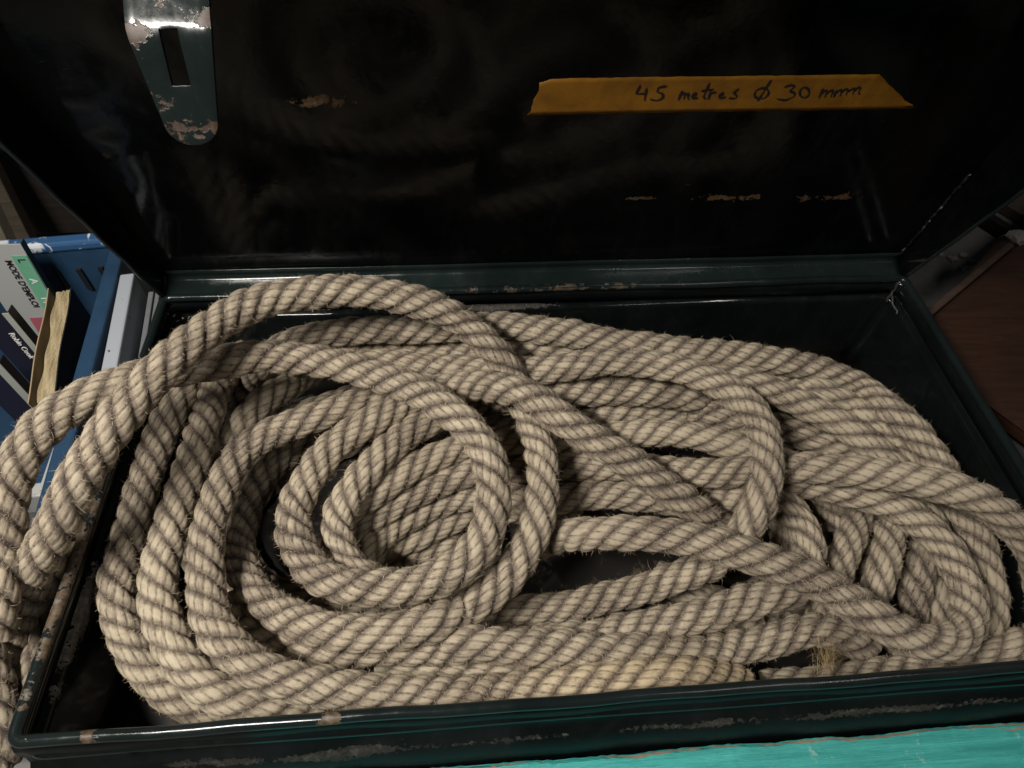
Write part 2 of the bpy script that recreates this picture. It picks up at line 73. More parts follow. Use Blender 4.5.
'em': [(0.2064,-0.0161,-0.061),(0.2148,-0.0238,-0.0446),(0.2237,-0.0314,-0.0295),(0.2362,-0.0371,-0.0215),(0.2493,-0.044,-0.0159),(0.2626,-0.0517,-0.0119),(0.2768,-0.0588,-0.0101),(0.291,-0.0661,-0.0096),(0.3044,-0.0748,-0.0095),(0.3164,-0.0852,-0.0096),(0.3258,-0.0978,-0.0097),(0.3323,-0.1122,-0.0098),(0.3359,-0.1277,-0.0098),(0.3368,-0.1435,-0.0098),(0.335,-0.1592,-0.0099),(0.3299,-0.1741,-0.01),(0.321,-0.1867,-0.0098),(0.3085,-0.1959,-0.0083),(0.294,-0.2012,-0.0056),(0.2788,-0.2021,-0.0026),(0.2637,-0.1989,0.0007),(0.2496,-0.1926,0.0041),(0.2363,-0.1845,0.0074),(0.2238,-0.1749,0.0095),(0.2117,-0.1645,0.0101),(0.199,-0.1551,0.0112),(0.1852,-0.1474,0.0134),(0.1708,-0.1408,0.0159),(0.1561,-0.1349,0.0183),(0.1415,-0.1288,0.0199),(0.1269,-0.1221,0.0202),(0.1123,-0.1157,0.0198),(0.0974,-0.11,0.019),(0.0822,-0.1052,0.0176),(0.0668,-0.1012,0.0158),(0.0514,-0.0976,0.0134),(0.0363,-0.0941,0.0096),(0.0217,-0.0906,0.0041),(0.0081,-0.0868,-0.0032),(-0.0042,-0.0825,-0.0123),(-0.0149,-0.0782,-0.0233),(-0.0244,-0.0744,-0.0356),(-0.0335,-0.0718,-0.0484),(-0.0435,-0.0715,-0.0604),(-0.0553,-0.0743,-0.0705),(-0.0615,-0.0764,-0.075)],
'cee': [(-0.1709,0.1052,-0.0284),(-0.1839,0.0977,-0.0227),(-0.197,0.09,-0.0174),(-0.21,0.0818,-0.0129),(-0.2233,0.0732,-0.009),(-0.237,0.065,-0.0057),(-0.2512,0.0576,-0.0033),(-0.2659,0.0513,-0.002),(-0.281,0.0457,-0.0016),(-0.2956,0.0392,-0.0014),(-0.3089,0.0305,-0.0012),(-0.3199,0.0192,-0.001),(-0.3278,0.0054,-0.0009),(-0.333,-0.0097,-0.0008),(-0.3365,-0.0254,-0.0007),(-0.3385,-0.0413,-0.0007),(-0.339,-0.0573,-0.0007),(-0.3382,-0.0733,-0.0007),(-0.3364,-0.0892,-0.0008),(-0.3335,-0.1049,-0.0009),(-0.3295,-0.1203,-0.0012),(-0.324,-0.1353,-0.0014),(-0.3168,-0.1493,-0.0018),(-0.3074,-0.162,-0.0022),(-0.2961,-0.173,-0.0028),(-0.2834,-0.1822,-0.0035),(-0.2694,-0.1894,-0.005),(-0.2546,-0.1946,-0.0072),(-0.2393,-0.1982,-0.0099),(-0.2237,-0.2009,-0.013),(-0.208,-0.2028,-0.0164),(-0.1921,-0.2041,-0.0201),(-0.1762,-0.2051,-0.0239),(-0.1601,-0.2061,-0.0278),(-0.1439,-0.2068,-0.032),(-0.1275,-0.2071,-0.0366),(-0.1108,-0.2072,-0.0404),(-0.0941,-0.2072,-0.0422),(-0.0775,-0.2072,-0.0417),(-0.0611,-0.2071,-0.0396),(-0.0449,-0.207,-0.0365),(-0.029,-0.2071,-0.0328),(-0.0132,-0.2073,-0.0298),(0.0027,-0.2073,-0.0275),(0.0186,-0.2072,-0.0259),(0.0347,-0.2071,-0.0255),(0.0514,-0.2071,-0.0273),(0.069,-0.2072,-0.032),(0.0875,-0.2074,-0.04),(0.1072,-0.2077,-0.0522),(0.1287,-0.2082,-0.0687),(0.139,-0.209,-0.0755)],
'lsix': [(-0.2629,0.1891,-0.0787),(-0.2744,0.1786,-0.0745),(-0.2859,0.1681,-0.0706),(-0.2968,0.1574,-0.0665),(-0.3054,0.1434,-0.0583),(-0.3115,0.1258,-0.0454),(-0.3192,0.1126,-0.0391),(-0.3276,0.0995,-0.0352),(-0.3364,0.0862,-0.0344),(-0.3442,0.0723,-0.0356),(-0.3506,0.0576,-0.0378),(-0.3558,0.0427,-0.041),(-0.3603,0.0279,-0.0452),(-0.3645,0.0131,-0.0501)],
'vsix': [(0.3966,-0.0504,-0.0976),(0.395,-0.0665,-0.0997),(0.3925,-0.0827,-0.1011),(0.388,-0.0992,-0.1011),(0.3797,-0.1162,-0.0981),(0.3684,-0.1327,-0.0931),(0.362,-0.1454,-0.0969),(0.3551,-0.1572,-0.1015),(0.3468,-0.1695,-0.1044)],
'ltwo': [(-0.3757,0.24,-0.0979),(-0.3778,0.2214,-0.0875),(-0.3777,0.1996,-0.0731),(-0.3772,0.1798,-0.0607),(-0.3758,0.1611,-0.0492),(-0.3743,0.1432,-0.0388),(-0.3742,0.1283,-0.0329),(-0.3739,0.1135,-0.0279),(-0.3736,0.099,-0.0238),(-0.3728,0.0845,-0.0196),(-0.3715,0.0699,-0.0152),(-0.3703,0.0551,-0.0113),(-0.3699,0.0398,-0.0092),(-0.3703,0.0243,-0.0088),(-0.3716,0.0086,-0.009),(-0.3733,-0.007,-0.0094),(-0.3748,-0.0227,-0.0098),(-0.3762,-0.0384,-0.0103),(-0.3773,-0.0541,-0.0108),(-0.3782,-0.0699,-0.0113),(-0.3786,-0.0856,-0.0119),(-0.3779,-0.1012,-0.0127),(-0.3752,-0.1165,-0.0136),(-0.3704,-0.1312,-0.0146),(-0.3637,-0.1451,-0.0159),(-0.3556,-0.1581,-0.0175),(-0.3464,-0.17,-0.0208),(-0.3359,-0.1806,-0.0257),(-0.3239,-0.1894,-0.0306),(-0.3108,-0.1963,-0.0356),(-0.2968,-0.2014,-0.0414),(-0.2823,-0.2046,-0.0487),(-0.2677,-0.2064,-0.0575),(-0.2529,-0.2071,-0.0675),(-0.2376,-0.2072,-0.0771),(-0.2218,-0.2071,-0.0854),(-0.2056,-0.2071,-0.0926),(-0.189,-0.2072,-0.0983),(-0.1721,-0.2072,-0.1022),(-0.155,-0.2071,-0.1041),(-0.1379,-0.207,-0.1052),(-0.121,-0.2066,-0.1071)],
'lone': [(-0.3773,0.2178,-0.0854),(-0.3842,0.2023,-0.075),(-0.3895,0.1843,-0.0622),(-0.3939,0.1659,-0.0501),(-0.3977,0.1481,-0.04),(-0.4004,0.1316,-0.032),(-0.4028,0.1172,-0.027),(-0.4064,0.1035,-0.0246),(-0.4105,0.0894,-0.0236),(-0.4145,0.075,-0.0241),(-0.4177,0.0602,-0.0252),(-0.4198,0.0451,-0.0262),(-0.4211,0.0299,-0.0269),(-0.4218,0.0145,-0.0277),(-0.4221,-0.0009,-0.0283),(-0.4221,-0.0165,-0.0289),(-0.4222,-0.032,-0.0295),(-0.4226,-0.0476,-0.0301),(-0.4232,-0.0631,-0.0308),(-0.4233,-0.0787,-0.0315),(-0.4221,-0.0941,-0.0322),(-0.4189,-0.1092,-0.0336),(-0.4143,-0.1237,-0.0365),(-0.4084,-0.1375,-0.0407),(-0.4008,-0.1501,-0.0454),(-0.392,-0.1616,-0.0516),(-0.3824,-0.1718,-0.059),(-0.3715,-0.181,-0.0658),(-0.3594,-0.1889,-0.0716),(-0.3465,-0.1955,-0.0777),(-0.3331,-0.2007,-0.0848),(-0.3195,-0.2043,-0.0939),(-0.3058,-0.2068,-0.1048),(-0.2987,-0.208,-0.1098)],
'vzero': [(0.2247,-0.0201,-0.085),(0.2282,-0.0355,-0.085),(0.2299,-0.051,-0.0847),(0.2293,-0.0667,-0.085),(0.227,-0.0819,-0.0874),(0.2236,-0.0964,-0.0922),(0.2218,-0.1035,-0.095)],
'nfront': [(0.4045,-0.1961,-0.043),(0.389,-0.2,-0.0428),(0.3737,-0.2036,-0.0436),(0.3596,-0.206,-0.0475),(0.3465,-0.207,-0.0537),(0.3332,-0.2072,-0.0598),(0.3191,-0.2072,-0.0648),(0.3049,-0.2072,-0.07),(0.2909,-0.2071,-0.0759),(0.2761,-0.2071,-0.0813),(0.2608,-0.2071,-0.0864),(0.2451,-0.2071,-0.0909),(0.2286,-0.2071,-0.094),(0.2117,-0.207,-0.0963),(0.1951,-0.2068,-0.0989),(0.1788,-0.2065,-0.1024),(0.1629,-0.2061,-0.1067)],
'outone': [(-0.4614,-0.0621,-0.0006),(-0.4671,-0.0736,-0.0101),(-0.4728,-0.0847,-0.0203),(-0.4786,-0.0948,-0.0313),(-0.4856,-0.1033,-0.0452),(-0.4937,-0.1106,-0.0611),(-0.5,-0.1194,-0.0741),(-0.5058,-0.1291,-0.0857),(-0.5121,-0.1388,-0.0974),(-0.5186,-0.1487,-0.1089),(-0.5246,-0.1595,-0.1193),(-0.5297,-0.1718,-0.1283),(-0.5337,-0.1856,-0.1357),(-0.5366,-0.2002,-0.1416),(-0.5378,-0.2077,-0.1442)],
'outtwo': [(-0.4882,-0.0551,-0.0692),(-0.4883,-0.071,-0.0698),(-0.4885,-0.0871,-0.0706),(-0.4828,-0.1069,-0.0622),(-0.4767,-0.1267,-0.053),(-0.4785,-0.142,-0.056),(-0.4827,-0.1563,-0.0615),(-0.4886,-0.1693,-0.0685),(-0.496,-0.1813,-0.0765),(-0.5035,-0.1935,-0.0839),(-0.5108,-0.2064,-0.0901),(-0.5143,-0.213,-0.0928)],
'outthree': [(-0.5142,-0.1501,-0.0244),(-0.5076,-0.1628,-0.0318),(-0.5015,-0.1756,-0.0393),(-0.4966,-0.1888,-0.0473),(-0.4943,-0.202,-0.0561),(-0.4951,-0.2149,-0.0655),(-0.4974,-0.2277,-0.0751)],
'lower0': [(0.375,0,-0.142),(0.3734,0.0159,-0.1409),(0.3689,0.0311,-0.14),(0.3618,0.0455,-0.1392),(0.3528,0.0586,-0.1386),(0.3422,0.0707,-0.1382),(0.3306,0.0816,-0.138),(0.3181,0.0916,-0.138),(0.3049,0.1007,-0.1381),(0.2913,0.109,-0.1384),(0.2772,0.1165,-0.1387),(0.2628,0.1235,-0.1392),(0.2481,0.1298,-0.1396),(0.2332,0.1357,-0.1402),(0.2182,0.141,-0.1407),(0.2029,0.1458,-0.1413),(0.1876,0.1502,-0.1418),(0.1721,0.1542,-0.1424),(0.1565,0.1578,-0.1429),(0.1409,0.161,-0.1434),(0.1251,0.1639,-0.1439),(0.1093,0.1664,-0.1443),(0.0935,0.1686,-0.1447),(0.0776,0.1704,-0.1451),(0.0617,0.1719,-0.1454),(0.0458,0.1732,-0.1456),(0.0298,0.1741,-0.1458),(0.0138,0.1747,-0.1459),(-0.0022,0.175,-0.146),(-0.0182,0.175,-0.146),(-0.0342,0.1747,-0.1459),(-0.0501,0.174,-0.1458),(-0.0661,0.1731,-0.1456),(-0.082,0.1719,-0.1454),(-0.098,0.1704,-0.1451),(-0.1138,0.1685,-0.1447),(-0.1297,0.1663,-0.1443),(-0.1455,0.1638,-0.1439),(-0.1612,0.1609,-0.1434),(-0.1768,0.1577,-0.1429),(-0.1924,0.1541,-0.1424),(-0.2079,0.1501,-0.1418),(-0.2232,0.1457,-0.1412),(-0.2385,0.1409,-0.1407),(-0.2535,0.1355,-0.1401),(-0.2684,0.1297,-0.1396),(-0.2831,0.1234,-0.1391),(-0.2975,0.1164,-0.1387),(-0.3116,0.1088,-0.1384),(-0.3252,0.1005,-0.1381),(-0.3383,0.0914,-0.138),(-0.3508,0.0814,-0.138),(-0.3625,0.0704,-0.1382),(-0.373,0.0584,-0.1386),(-0.382,0.0452,-0.1392),(-0.389,0.0308,-0.14),(-0.3935,0.0156,-0.1409),(-0.395,-0.0003,-0.142),(-0.3934,-0.0162,-0.1431),(-0.3887,-0.0314,-0.1441),(-0.3816,-0.0457,-0.1448),(-0.3726,-0.0588,-0.1454),(-0.362,-0.0709,-0.1458),(-0.3504,-0.0818,-0.146),(-0.3379,-0.0917,-0.146),(-0.3247,-0.1008,-0.1459),(-0.311,-0.1091,-0.1456),(-0.2969,-0.1167,-0.1453),(-0.2825,-0.1236,-0.1448),(-0.2679,-0.1299,-0.1444),(-0.253,-0.1357,-0.1438),(-0.2379,-0.141,-0.1433),(-0.2227,-0.1459,-0.1427),(-0.2073,-0.1503,-0.1422),(-0.1918,-0.1543,-0.1416),(-0.1762,-0.1578,-0.1411),(-0.1606,-0.1611,-0.1406),(-0.1449,-0.1639,-0.1401),(-0.1291,-0.1664,-0.1397),(-0.1132,-0.1686,-0.1393),(-0.0973,-0.1704,-0.1389),(-0.0814,-0.172,-0.1386),(-0.0655,-0.1732,-0.1384),(-0.0495,-0.1741,-0.1382),(-0.0335,-0.1747,-0.1381),(-0.0175,-0.175,-0.138),(-0.0016,-0.175,-0.138),(0.0144,-0.1746,-0.1381),(0.0304,-0.174,-0.1382),(0.0464,-0.1731,-0.1384),(0.0623,-0.1719,-0.1386),(0.0782,-0.1703,-0.1389),(0.0941,-0.1685,-0.1393),(0.11,-0.1663,-0.1397),(0.1257,-0.1638,-0.1401),(0.1415,-0.1609,-0.1406),(0.1571,-0.1577,-0.1411),(0.1727,-0.154,-0.1417),(0.1882,-0.15,-0.1422),(0.2035,-0.1456,-0.1428),(0.2187,-0.1408,-0.1433),(0.2338,-0.1354,-0.1439),(0.2487,-0.1296,-0.1444),(0.2633,-0.1232,-0.1449),(0.2777,-0.1163,-0.1453),(0.2918,-0.1087,-0.1456),(0.3054,-0.1003,-0.1459),(0.3186,-0.0912,-0.146),(0.331,-0.0812,-0.146),(0.3427,-0.0702,-0.1458),(0.3531,-0.0581,-0.1454),(0.3621,-0.0449,-0.1448),(0.369,-0.0306,-0.144),(0.3735,-0.0153,-0.143)],
'lower1': [(0.3237,0.0172,-0.141),(0.3184,0.0322,-0.1398),(0.3101,0.0457,-0.1389),(0.2996,0.0577,-0.1383),(0.2877,0.0683,-0.1381),(0.2748,0.0777,-0.138),(0.2612,0.0861,-0.1382),(0.2471,0.0936,-0.1385),(0.2326,0.1003,-0.1389),(0.2179,0.1064,-0.1394),(0.2029,0.1119,-0.14),(0.1877,0.1168,-0.1406),(0.1724,0.1212,-0.1412),(0.157,0.1252,-0.1418),(0.1414,0.1287,-0.1424),(0.1258,0.1319,-0.143),(0.1101,0.1347,-0.1436),(0.0943,0.1371,-0.1441),(0.0785,0.1392,-0.1446),(0.0627,0.1409,-0.145),(0.0468,0.1424,-0.1453),(0.0308,0.1435,-0.1456),(0.0149,0.1443,-0.1458),(-0.001,0.1448,-0.1459),(-0.017,0.145,-0.146),(-0.033,0.1449,-0.146),(-0.0489,0.1445,-0.1459),(-0.0649,0.1438,-0.1457),(-0.0808,0.1428,-0.1454),(-0.0967,0.1415,-0.1451),(-0.1126,0.1399,-0.1447),(-0.1284,0.1379,-0.1443),(-0.1442,0.1356,-0.1438),(-0.1599,0.133,-0.1433),(-0.1756,0.13,-0.1427),(-0.1911,0.1266,-0.1421),(-0.2066,0.1227,-0.1414),(-0.222,0.1185,-0.1408),(-0.2372,0.1138,-0.1402),(-0.2523,0.1085,-0.1396),(-0.2671,0.1027,-0.1391),(-0.2817,0.0962,-0.1386),(-0.2959,0.089,-0.1383),(-0.3097,0.081,-0.138),(-0.3229,0.072,-0.138),(-0.3352,0.0619,-0.1382),(-0.3463,0.0504,-0.1387),(-0.3556,0.0375,-0.1394),(-0.3621,0.023,-0.1405),(-0.3649,0.0074,-0.1418),(-0.3634,-0.0084,-0.1431),(-0.3579,-0.0233,-0.1443),(-0.3493,-0.0367,-0.1452),(-0.3387,-0.0486,-0.1457),(-0.3267,-0.0591,-0.146),(-0.3138,-0.0684,-0.146),(-0.3002,-0.0767,-0.1458),(-0.286,-0.0841,-0.1455),(-0.2715,-0.0908,-0.1451),(-0.2568,-0.0968,-0.1446),(-0.2418,-0.1022,-0.144),(-0.2266,-0.1071,-0.1434),(-0.2113,-0.1115,-0.1428),(-0.1958,-0.1155,-0.1421),(-0.1803,-0.119,-0.1415),(-0.1646,-0.1221,-0.1409),(-0.1489,-0.1249,-0.1404),(-0.1331,-0.1273,-0.1398),(-0.1173,-0.1293,-0.1394),(-0.1015,-0.131,-0.139),(-0.0856,-0.1324,-0.1386),(-0.0697,-0.1335,-0.1384),(-0.0537,-0.1343,-0.1382),(-0.0378,-0.1348,-0.138),(-0.0218,-0.135,-0.138),(-0.0058,-0.1349,-0.138),(0.0101,-0.1345,-0.1381),(0.0261,-0.1337,-0.1383),(0.042,-0.1327,-0.1386),(0.0579,-0.1314,-0.1389),(0.0737,-0.1297,-0.1393),(0.0896,-0.1278,-0.1397),(0.1054,-0.1254,-0.1402),(0.1211,-0.1228,-0.1408),(0.1367,-0.1197,-0.1414),(0.1523,-0.1163,-0.142),(0.1678,-0.1124,-0.1426),(0.1831,-0.1082,-0.1433),(0.1984,-0.1034,-0.1439),(0.2134,-0.0981,-0.1444),(0.2282,-0.0922,-0.145),(0.2428,-0.0857,-0.1454),(0.257,-0.0785,-0.1458),(0.2707,-0.0704,-0.146),(0.2839,-0.0613,-0.146),(0.2961,-0.0511,-0.1458),(0.3071,-0.0395,-0.1453),(0.316,-0.0263,-0.1445),(0.3198,-0.0193,-0.144)],
'lower2': [(0.3477,0.0564,-0.1105),(0.3368,0.0682,-0.1102),(0.325,0.0789,-0.11),(0.3123,0.0885,-0.11),(0.2989,0.0973,-0.1102),(0.285,0.1052,-0.1105),(0.2708,0.1124,-0.1109),(0.2563,0.119,-0.1113),(0.2415,0.125,-0.1119),(0.2265,0.1305,-0.1124),(0.2113,0.1355,-0.113),(0.196,0.14,-0.1136),(0.1805,0.144,-0.1142),(0.165,0.1477,-0.1147),(0.1494,0.151,-0.1153),(0.1337,0.1539,-0.1158),(0.1179,0.1564,-0.1163),(0.1021,0.1586,-0.1167),(0.0862,0.1605,-0.117),(0.0703,0.162,-0.1174),(0.0544,0.1632,-0.1176),(0.0384,0.1641,-0.1178),(0.0225,0.1647,-0.1179),(0.0065,0.165,-0.118),(-0.0095,0.1649,-0.118),(-0.0255,0.1646,-0.1179),(-0.0414,0.164,-0.1178),(-0.0574,0.163,-0.1176),(-0.0733,0.1617,-0.1173),(-0.0892,0.1601,-0.117),(-0.105,0.1582,-0.1166),(-0.1208,0.156,-0.1162),(-0.1366,0.1533,-0.1157),(-0.1523,0.1504,-0.1152),(-0.1679,0.147,-0.1146),(-0.1834,0.1433,-0.1141),(-0.1988,0.1391,-0.1135),(-0.2141,0.1346,-0.1129),(-0.2293,0.1295,-0.1123),(-0.2442,0.1239,-0.1118),(-0.259,0.1178,-0.1113),(-0.2735,0.1111,-0.1108),(-0.2877,0.1038,-0.1104),(-0.3014,0.0957,-0.1102),(-0.3147,0.0868,-0.11),(-0.3273,0.077,-0.11),(-0.339,0.0661,-0.1102),(-0.3495,0.0541,-0.1106),(-0.3585,0.0409,-0.1113),(-0.3652,0.0264,-0.1121),(-0.3692,0.011,-0.1132),(-0.3698,-0.0049,-0.1144),(-0.3671,-0.0205,-0.1155),(-0.3614,-0.0354,-0.1164),(-0.3532,-0.0491,-0.1171),(-0.3433,-0.0616,-0.1176),(-0.332,-0.0729,-0.1179),(-0.3197,-0.0831,-0.118),(-0.3067,-0.0923,-0.1179),(-0.2931,-0.1007,-0.1177),(-0.2791,-0.1083,-0.1173),(-0.2647,-0.1153,-0.1169),(-0.25,-0.1216,-0.1164),(-0.2351,-0.1274,-0.1159),(-0.2201,-0.1326,-0.1153),(-0.2048,-0.1374,-0.1148),(-0.1894,-0.1417,-0.1142),(-0.174,-0.1456,-0.1136),(-0.1584,-0.1491,-0.113),(-0.1427,-0.1522,-0.1125),(-0.127,-0.155,-0.112),(-0.1112,-0.1574,-0.1116),(-0.0954,-0.1594,-0.1112),(-0.0795,-0.1611,-0.1108),(-0.0636,-0.1625,-0.1105),(-0.0476,-0.1636,-0.1103),(-0.0317,-0.1644,-0.1101),(-0.0157,-0.1649,-0.11),(0.0003,-0.165,-0.11),(0.0162,-0.1648,-0.11),(0.0322,-0.1644,-0.1101),(0.0482,-0.1636,-0.1103),(0.0641,-0.1625,-0.1105),(0.08,-0.1611,-0.1108),(0.0959,-0.1594,-0.1112),(0.1117,-0.1573,-0.1116),(0.1275,-0.1549,-0.112),(0.1432,-0.1521,-0.1125),(0.1589,-0.149,-0.1131),(0.1745,-0.1455,-0.1136),(0.19,-0.1416,-0.1142),(0.2053,-0.1373,-0.1148),(0.2206,-0.1325,-0.1154),(0.2356,-0.1272,-0.1159),(0.2505,-0.1214,-0.1165),(0.2652,-0.1151,-0.1169),(0.2795,-0.1081,-0.1174),(0.2936,-0.1004,-0.1177),(0.3071,-0.092,-0.1179),(0.3201,-0.0827,-0.118),(0.3324,-0.0725,-0.1179),(0.3436,-0.0612,-0.1176),(0.3535,-0.0487,-0.1171),(0.3616,-0.0349,-0.1164),(0.3673,-0.02,-0.1154),(0.3699,-0.0043,-0.1143),(0.3691,0.0116,-0.1132),(0.3648,0.0269,-0.1121),(0.3619,0.0343,-0.1116)],
'lower3': [(-0.115,0.1039,-0.114),(-0.13,0.1093,-0.1152),(-0.1453,0.1136,-0.1162),(-0.161,0.1168,-0.1171),(-0.1768,0.1189,-0.1177),(-0.1927,0.1199,-0.118),(-0.2087,0.1198,-0.118),(-0.2247,0.1187,-0.1176),(-0.2405,0.1166,-0.117),(-0.2561,0.1133,-0.1161),(-0.2714,0.1089,-0.1151),(-0.2863,0.1034,-0.1139),(-0.3008,0.0966,-0.1127),(-0.3146,0.0886,-0.1116),(-0.3275,0.0793,-0.1107),(-0.3394,0.0687,-0.1101),(-0.3499,0.0566,-0.11),(-0.3586,0.0432,-0.1104),(-0.3651,0.0287,-0.1113),(-0.369,0.0133,-0.1127),(-0.37,-0.0026,-0.1143),(-0.368,-0.0183,-0.1158),(-0.3632,-0.0335,-0.117),(-0.356,-0.0477,-0.1178),(-0.3467,-0.0607,-0.118),(-0.3357,-0.0723,-0.1177),(-0.3235,-0.0825,-0.1171),(-0.3102,-0.0914,-0.1161),(-0.2962,-0.0989,-0.1149),(-0.2816,-0.1053,-0.1137),(-0.2665,-0.1104,-0.1126),(-0.2511,-0.1145,-0.1116),(-0.2354,-0.1174,-0.1108),(-0.2195,-0.1192,-0.1102),(-0.2036,-0.12,-0.11),(-0.1876,-0.1197,-0.1101),(-0.1717,-0.1183,-0.1105),(-0.1559,-0.1159,-0.1112),(-0.1403,-0.1124,-0.1121),(-0.1251,-0.1077,-0.1132),(-0.1103,-0.1019,-0.1144),(-0.096,-0.0949,-0.1156),(-0.0823,-0.0866,-0.1166),(-0.0696,-0.077,-0.1175),(-0.0581,-0.066,-0.1179),(-0.0528,-0.06,-0.118)],
'lower4': [(0.0874,-0.0836,-0.1175),(0.0995,-0.094,-0.1166),(0.1125,-0.1031,-0.1155),(0.1263,-0.1108,-0.1143),(0.1409,-0.1172,-0.1131),(0.1559,-0.1223,-0.112),(0.1714,-0.1262,-0.111),(0.1871,-0.1287,-0.1104),(0.203,-0.1299,-0.11),(0.2189,-0.1298,-0.1101),(0.2347,-0.1284,-0.1104),(0.2504,-0.1258,-0.1111),(0.2658,-0.1218,-0.1121),(0.2808,-0.1166,-0.1132),(0.2953,-0.11,-0.1145),(0.3091,-0.1021,-0.1157),(0.322,-0.0928,-0.1167),(0.3339,-0.0823,-0.1175),(0.3445,-0.0704,-0.118),(0.3536,-0.0573,-0.1179),(0.3609,-0.0432,-0.1174),(0.3662,-0.0282,-0.1164),(0.3692,-0.0127,-0.1152),(0.37,0.0032,-0.1137),(0.3683,0.0189,-0.1123),(0.3643,0.0343,-0.1111),(0.3582,0.049,-0.1103),(0.3501,0.0627,-0.11),(0.3404,0.0753,-0.1102),(0.3293,0.0867,-0.1107),(0.3169,0.0967,-0.1117),(0.3036,0.1054,-0.1128),(0.2896,0.1128,-0.114),(0.2749,0.1188,-0.1153),(0.2597,0.1236,-0.1163),(0.2442,0.127,-0.1172),(0.2284,0.1291,-0.1178),(0.2125,0.13,-0.118),(0.1966,0.1295,-0.1179),(0.1808,0.1278,-0.1174),(0.1651,0.1248,-0.1166),(0.1498,0.1205,-0.1156),(0.135,0.1148,-0.1144),(0.1207,0.1079,-0.1132),(0.1072,0.0996,-0.112)],
'lower5': [(-0.086,0.1674,-0.0895),(-0.1019,0.166,-0.0892),(-0.1178,0.1643,-0.0888),(-0.1336,0.1622,-0.0885),(-0.1494,0.1598,-0.088),(-0.1651,0.1571,-0.0875),(-0.1808,0.154,-0.087),(-0.1963,0.1506,-0.0865),(-0.2118,0.1467,-0.0859),(-0.2272,0.1425,-0.0854),(-0.2425,0.1378,-0.0848),(-0.2576,0.1327,-0.0842),(-0.2725,0.127,-0.0837),(-0.2872,0.1209,-0.0832),(-0.3017,0.1141,-0.0828),(-0.3158,0.1067,-0.0824),(-0.3296,0.0986,-0.0822),(-0.3428,0.0897,-0.082),(-0.3554,0.0799,-0.082),(-0.3672,0.0691,-0.0822),(-0.3778,0.0572,-0.0826),(-0.387,0.0441,-0.0832),(-0.3941,0.0299,-0.084),(-0.3986,0.0146,-0.085),(-0.4,-0.0012,-0.0861),(-0.3981,-0.017,-0.0872),(-0.3931,-0.0321,-0.0882),(-0.3857,-0.0462,-0.0889),(-0.3763,-0.0591,-0.0895),(-0.3655,-0.0708,-0.0898),(-0.3535,-0.0815,-0.09),(-0.3408,-0.0911,-0.09),(-0.3275,-0.0999,-0.0898),(-0.3137,-0.1079,-0.0895),(-0.2995,-0.1152,-0.0892),(-0.285,-0.1219,-0.0887),(-0.2702,-0.1279,-0.0882),(-0.2553,-0.1335,-0.0877),(-0.2401,-0.1386,-0.0871),(-0.2249,-0.1432,-0.0865),(-0.2095,-0.1474,-0.086),(-0.1939,-0.1511,-0.0854),(-0.1784,-0.1545,-0.0849),(-0.1627,-0.1576,-0.0844),(-0.1469,-0.1602,-0.0839),(-0.1312,-0.1626,-0.0835),(-0.1153,-0.1646,-0.0831),(-0.0994,-0.1662,-0.0828),(-0.0835,-0.1676,-0.0825),(-0.0676,-0.1687,-0.0823),(-0.0516,-0.1694,-0.0821),(-0.0357,-0.1699,-0.082),(-0.0197,-0.17,-0.082),(-0.0037,-0.1698,-0.082),(0.0122,-0.1694,-0.0821),(0.0282,-0.1686,-0.0823),(0.0441,-0.1676,-0.0825),(0.06,-0.1662,-0.0828),(0.0759,-0.1645,-0.0831),(0.0917,-0.1625,-0.0835),(0.1075,-0.1601,-0.0839),(0.1232,-0.1575,-0.0844),(0.1389,-0.1544,-0.0849),(0.1545,-0.151,-0.0854),(0.17,-0.1472,-0.086)],
}
